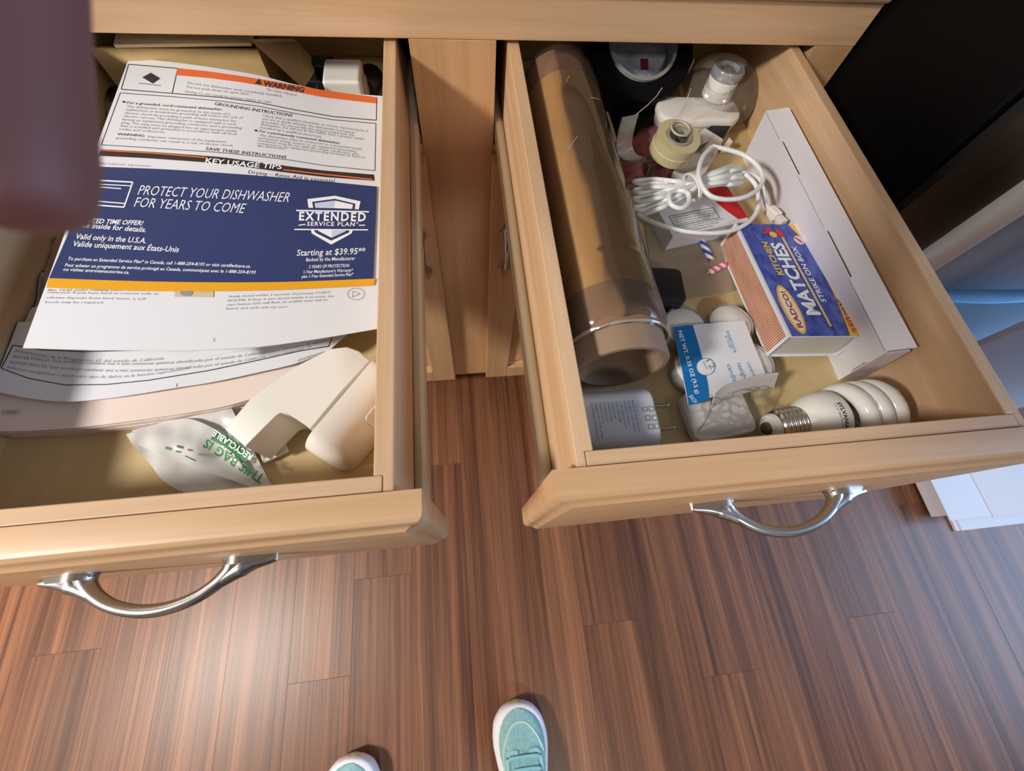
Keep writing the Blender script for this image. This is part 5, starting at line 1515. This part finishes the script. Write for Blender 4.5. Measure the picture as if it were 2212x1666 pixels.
# spiral lamp along the front board
P0, P1 = at(1650, 927, z=.769), at(1953, 876, z=.776)
cfl = thing('spiral_bulb', (P0.x + .06, P0.y, FLZ), 'white spiral compact bulb with a metal screw base lying along the front board', 'light bulb')
dx = (P1 - P0); LB_ = dx.length; dx.normalize()
MC = frame(P0, dx, (0, 0, 1))
LB_ *= .93
ks = LB_ / .108
def lp_(l): return [(r * ks, h * ks) for r, h in l]
MB().lathe(lp_([(0, .0), (.0042, .0), (.0050, .0020), (.0050, .0030), (0, .0031)]), MC, 24).build('contact', mat('contact_metal', lin(120, 112, 100), .3, 1), cfl, smooth=True)
MB().lathe(lp_([(.0050, .0031), (.0098, .0036), (.0108, .0065), (.0108, .0080), (0, .0082)]), MC, 32).build('insulator', WPLAST, cfl, smooth=True)
thr = [(.0112, .0083)]
for i in range(5): thr += [(.0128, .0098 + .0034 * i), (.0134, .0108 + .0034 * i), (.0128, .0118 + .0034 * i), (.0118, .0128 + .0034 * i)]
thr += [(.0128, .0270), (.0130, .0300)]
MB().lathe(lp_(thr), MC, 40).build('screw_base', CHROME, cfl, smooth=True, angle=80)
MB().lathe(lp_([(.0125, .0275), (.0150, .0300), (.0185, .0345), (.0205, .0400), (.0212, .0470), (.0212, .0530), (.0200, .0550), (0, .0552)]), MC, 48).build('ballast', WPLAST, cfl, smooth=True, angle=50)
gl = mat('lamp_glass', lin(240, 236, 230), .12); gl.node_tree.nodes['Principled BSDF'].inputs['Coat Weight'].default_value = .5
sp_ = MB(); pts = []; R_ = .0190 * ks; rt = .0062 * ks
turns = 3.6
for i in range(int(turns * 28) + 1):
    t = i / 28 * 2 * PI; f_ = i / (turns * 28)
    taper = 1 if f_ < .85 else 1 - .45 * ((f_ - .85) / .15) ** 1.6
    pts.append(MC @ Vector((R_ * taper * math.cos(t + 2.2), R_ * taper * math.sin(t + 2.2), (.0605 + .0400 * f_) * ks)))
pts = [MC @ Vector((R_ * math.cos(2.0), R_ * math.sin(2.0), .056 * ks))] + pts
sp_.tube(pts, rt, 14)
sp_.build('spiral_tube', gl, cfl, smooth=True, angle=60)
MB().lathe(lp_([(.0052, .056), (.0052, .098), (.0030, .1010), (0, .1015)]), MC, 16).build('spiral_stem', gl, cfl, smooth=True)
tx = MB()
def bs(ang, h, e):
    r = (.0212 * ks if h > .047 * ks else (.0185 + (.0212 - .0185) * max(0, (h / ks - .0345) / .0125)) * ks) + e
    return MC @ Vector((r * math.cos(ang), r * math.sin(ang), h))
for s, h, w_, hh, b_ in (('SYLVANIA', .0462, .020, .0030, .03), ('CF13EL/MINITWIST', .0436, .019, .0016, .01), ('13W 120VAC 60Hz 190mA', .0413, .018, .0016, 0), ('FOR USE IN DRY LOCATIONS', .0391, .017, .0014, 0), ('soft white 2700K', .0370, .012, .0014, 0)):
    vs, fs = glyphs(s, b_, 0); xa = min(v[0] for v in vs); xb = max(v[0] for v in vs)
    tx.add([bs(-.30 + ((x - xa) / (xb - xa) * w_) / .0212, (h + y / .73 * hh) * ks, .0003) for x, y in vs], fs)
tx.build('printed_text', INK, cfl)

# loose clear bag on the drawer bottom, in the middle
fb = MB()
ft_, fbm = [(1392, 470), (1440, 520), (1500, 520), (1560, 500)], [(1420, 640), (1480, 650), (1540, 640), (1600, 620)]
def fbp(a, b):
    s = a * 3; i = min(int(s), 2); f = s - i
    A_ = [ft_[i][k] * (1 - f) + ft_[i + 1][k] * f for k in (0, 1)]; B_ = [fbm[i][k] * (1 - f) + fbm[i + 1][k] * f for k in (0, 1)]
    P = at(A_[0] * (1 - b) + B_[0] * b, A_[1] * (1 - b) + B_[1] * b, z=.756)
    P.z = FLZ + .0014 + .0016 * (1 + nz(P.x, P.y, 45, 7))
    return P
fb.grid(fbp, 26, 26)
o = fb.build('flat_clear_bag', film('flat_bag_film', lin(222, 214, 208), .22, .05, .2, .7), None, smooth=True, angle=180, loc=at(1480, 570, z=FLZ))
tag(o, 'flat clear bag on the drawer bottom between the tube and the matchbox', 'plastic bag')
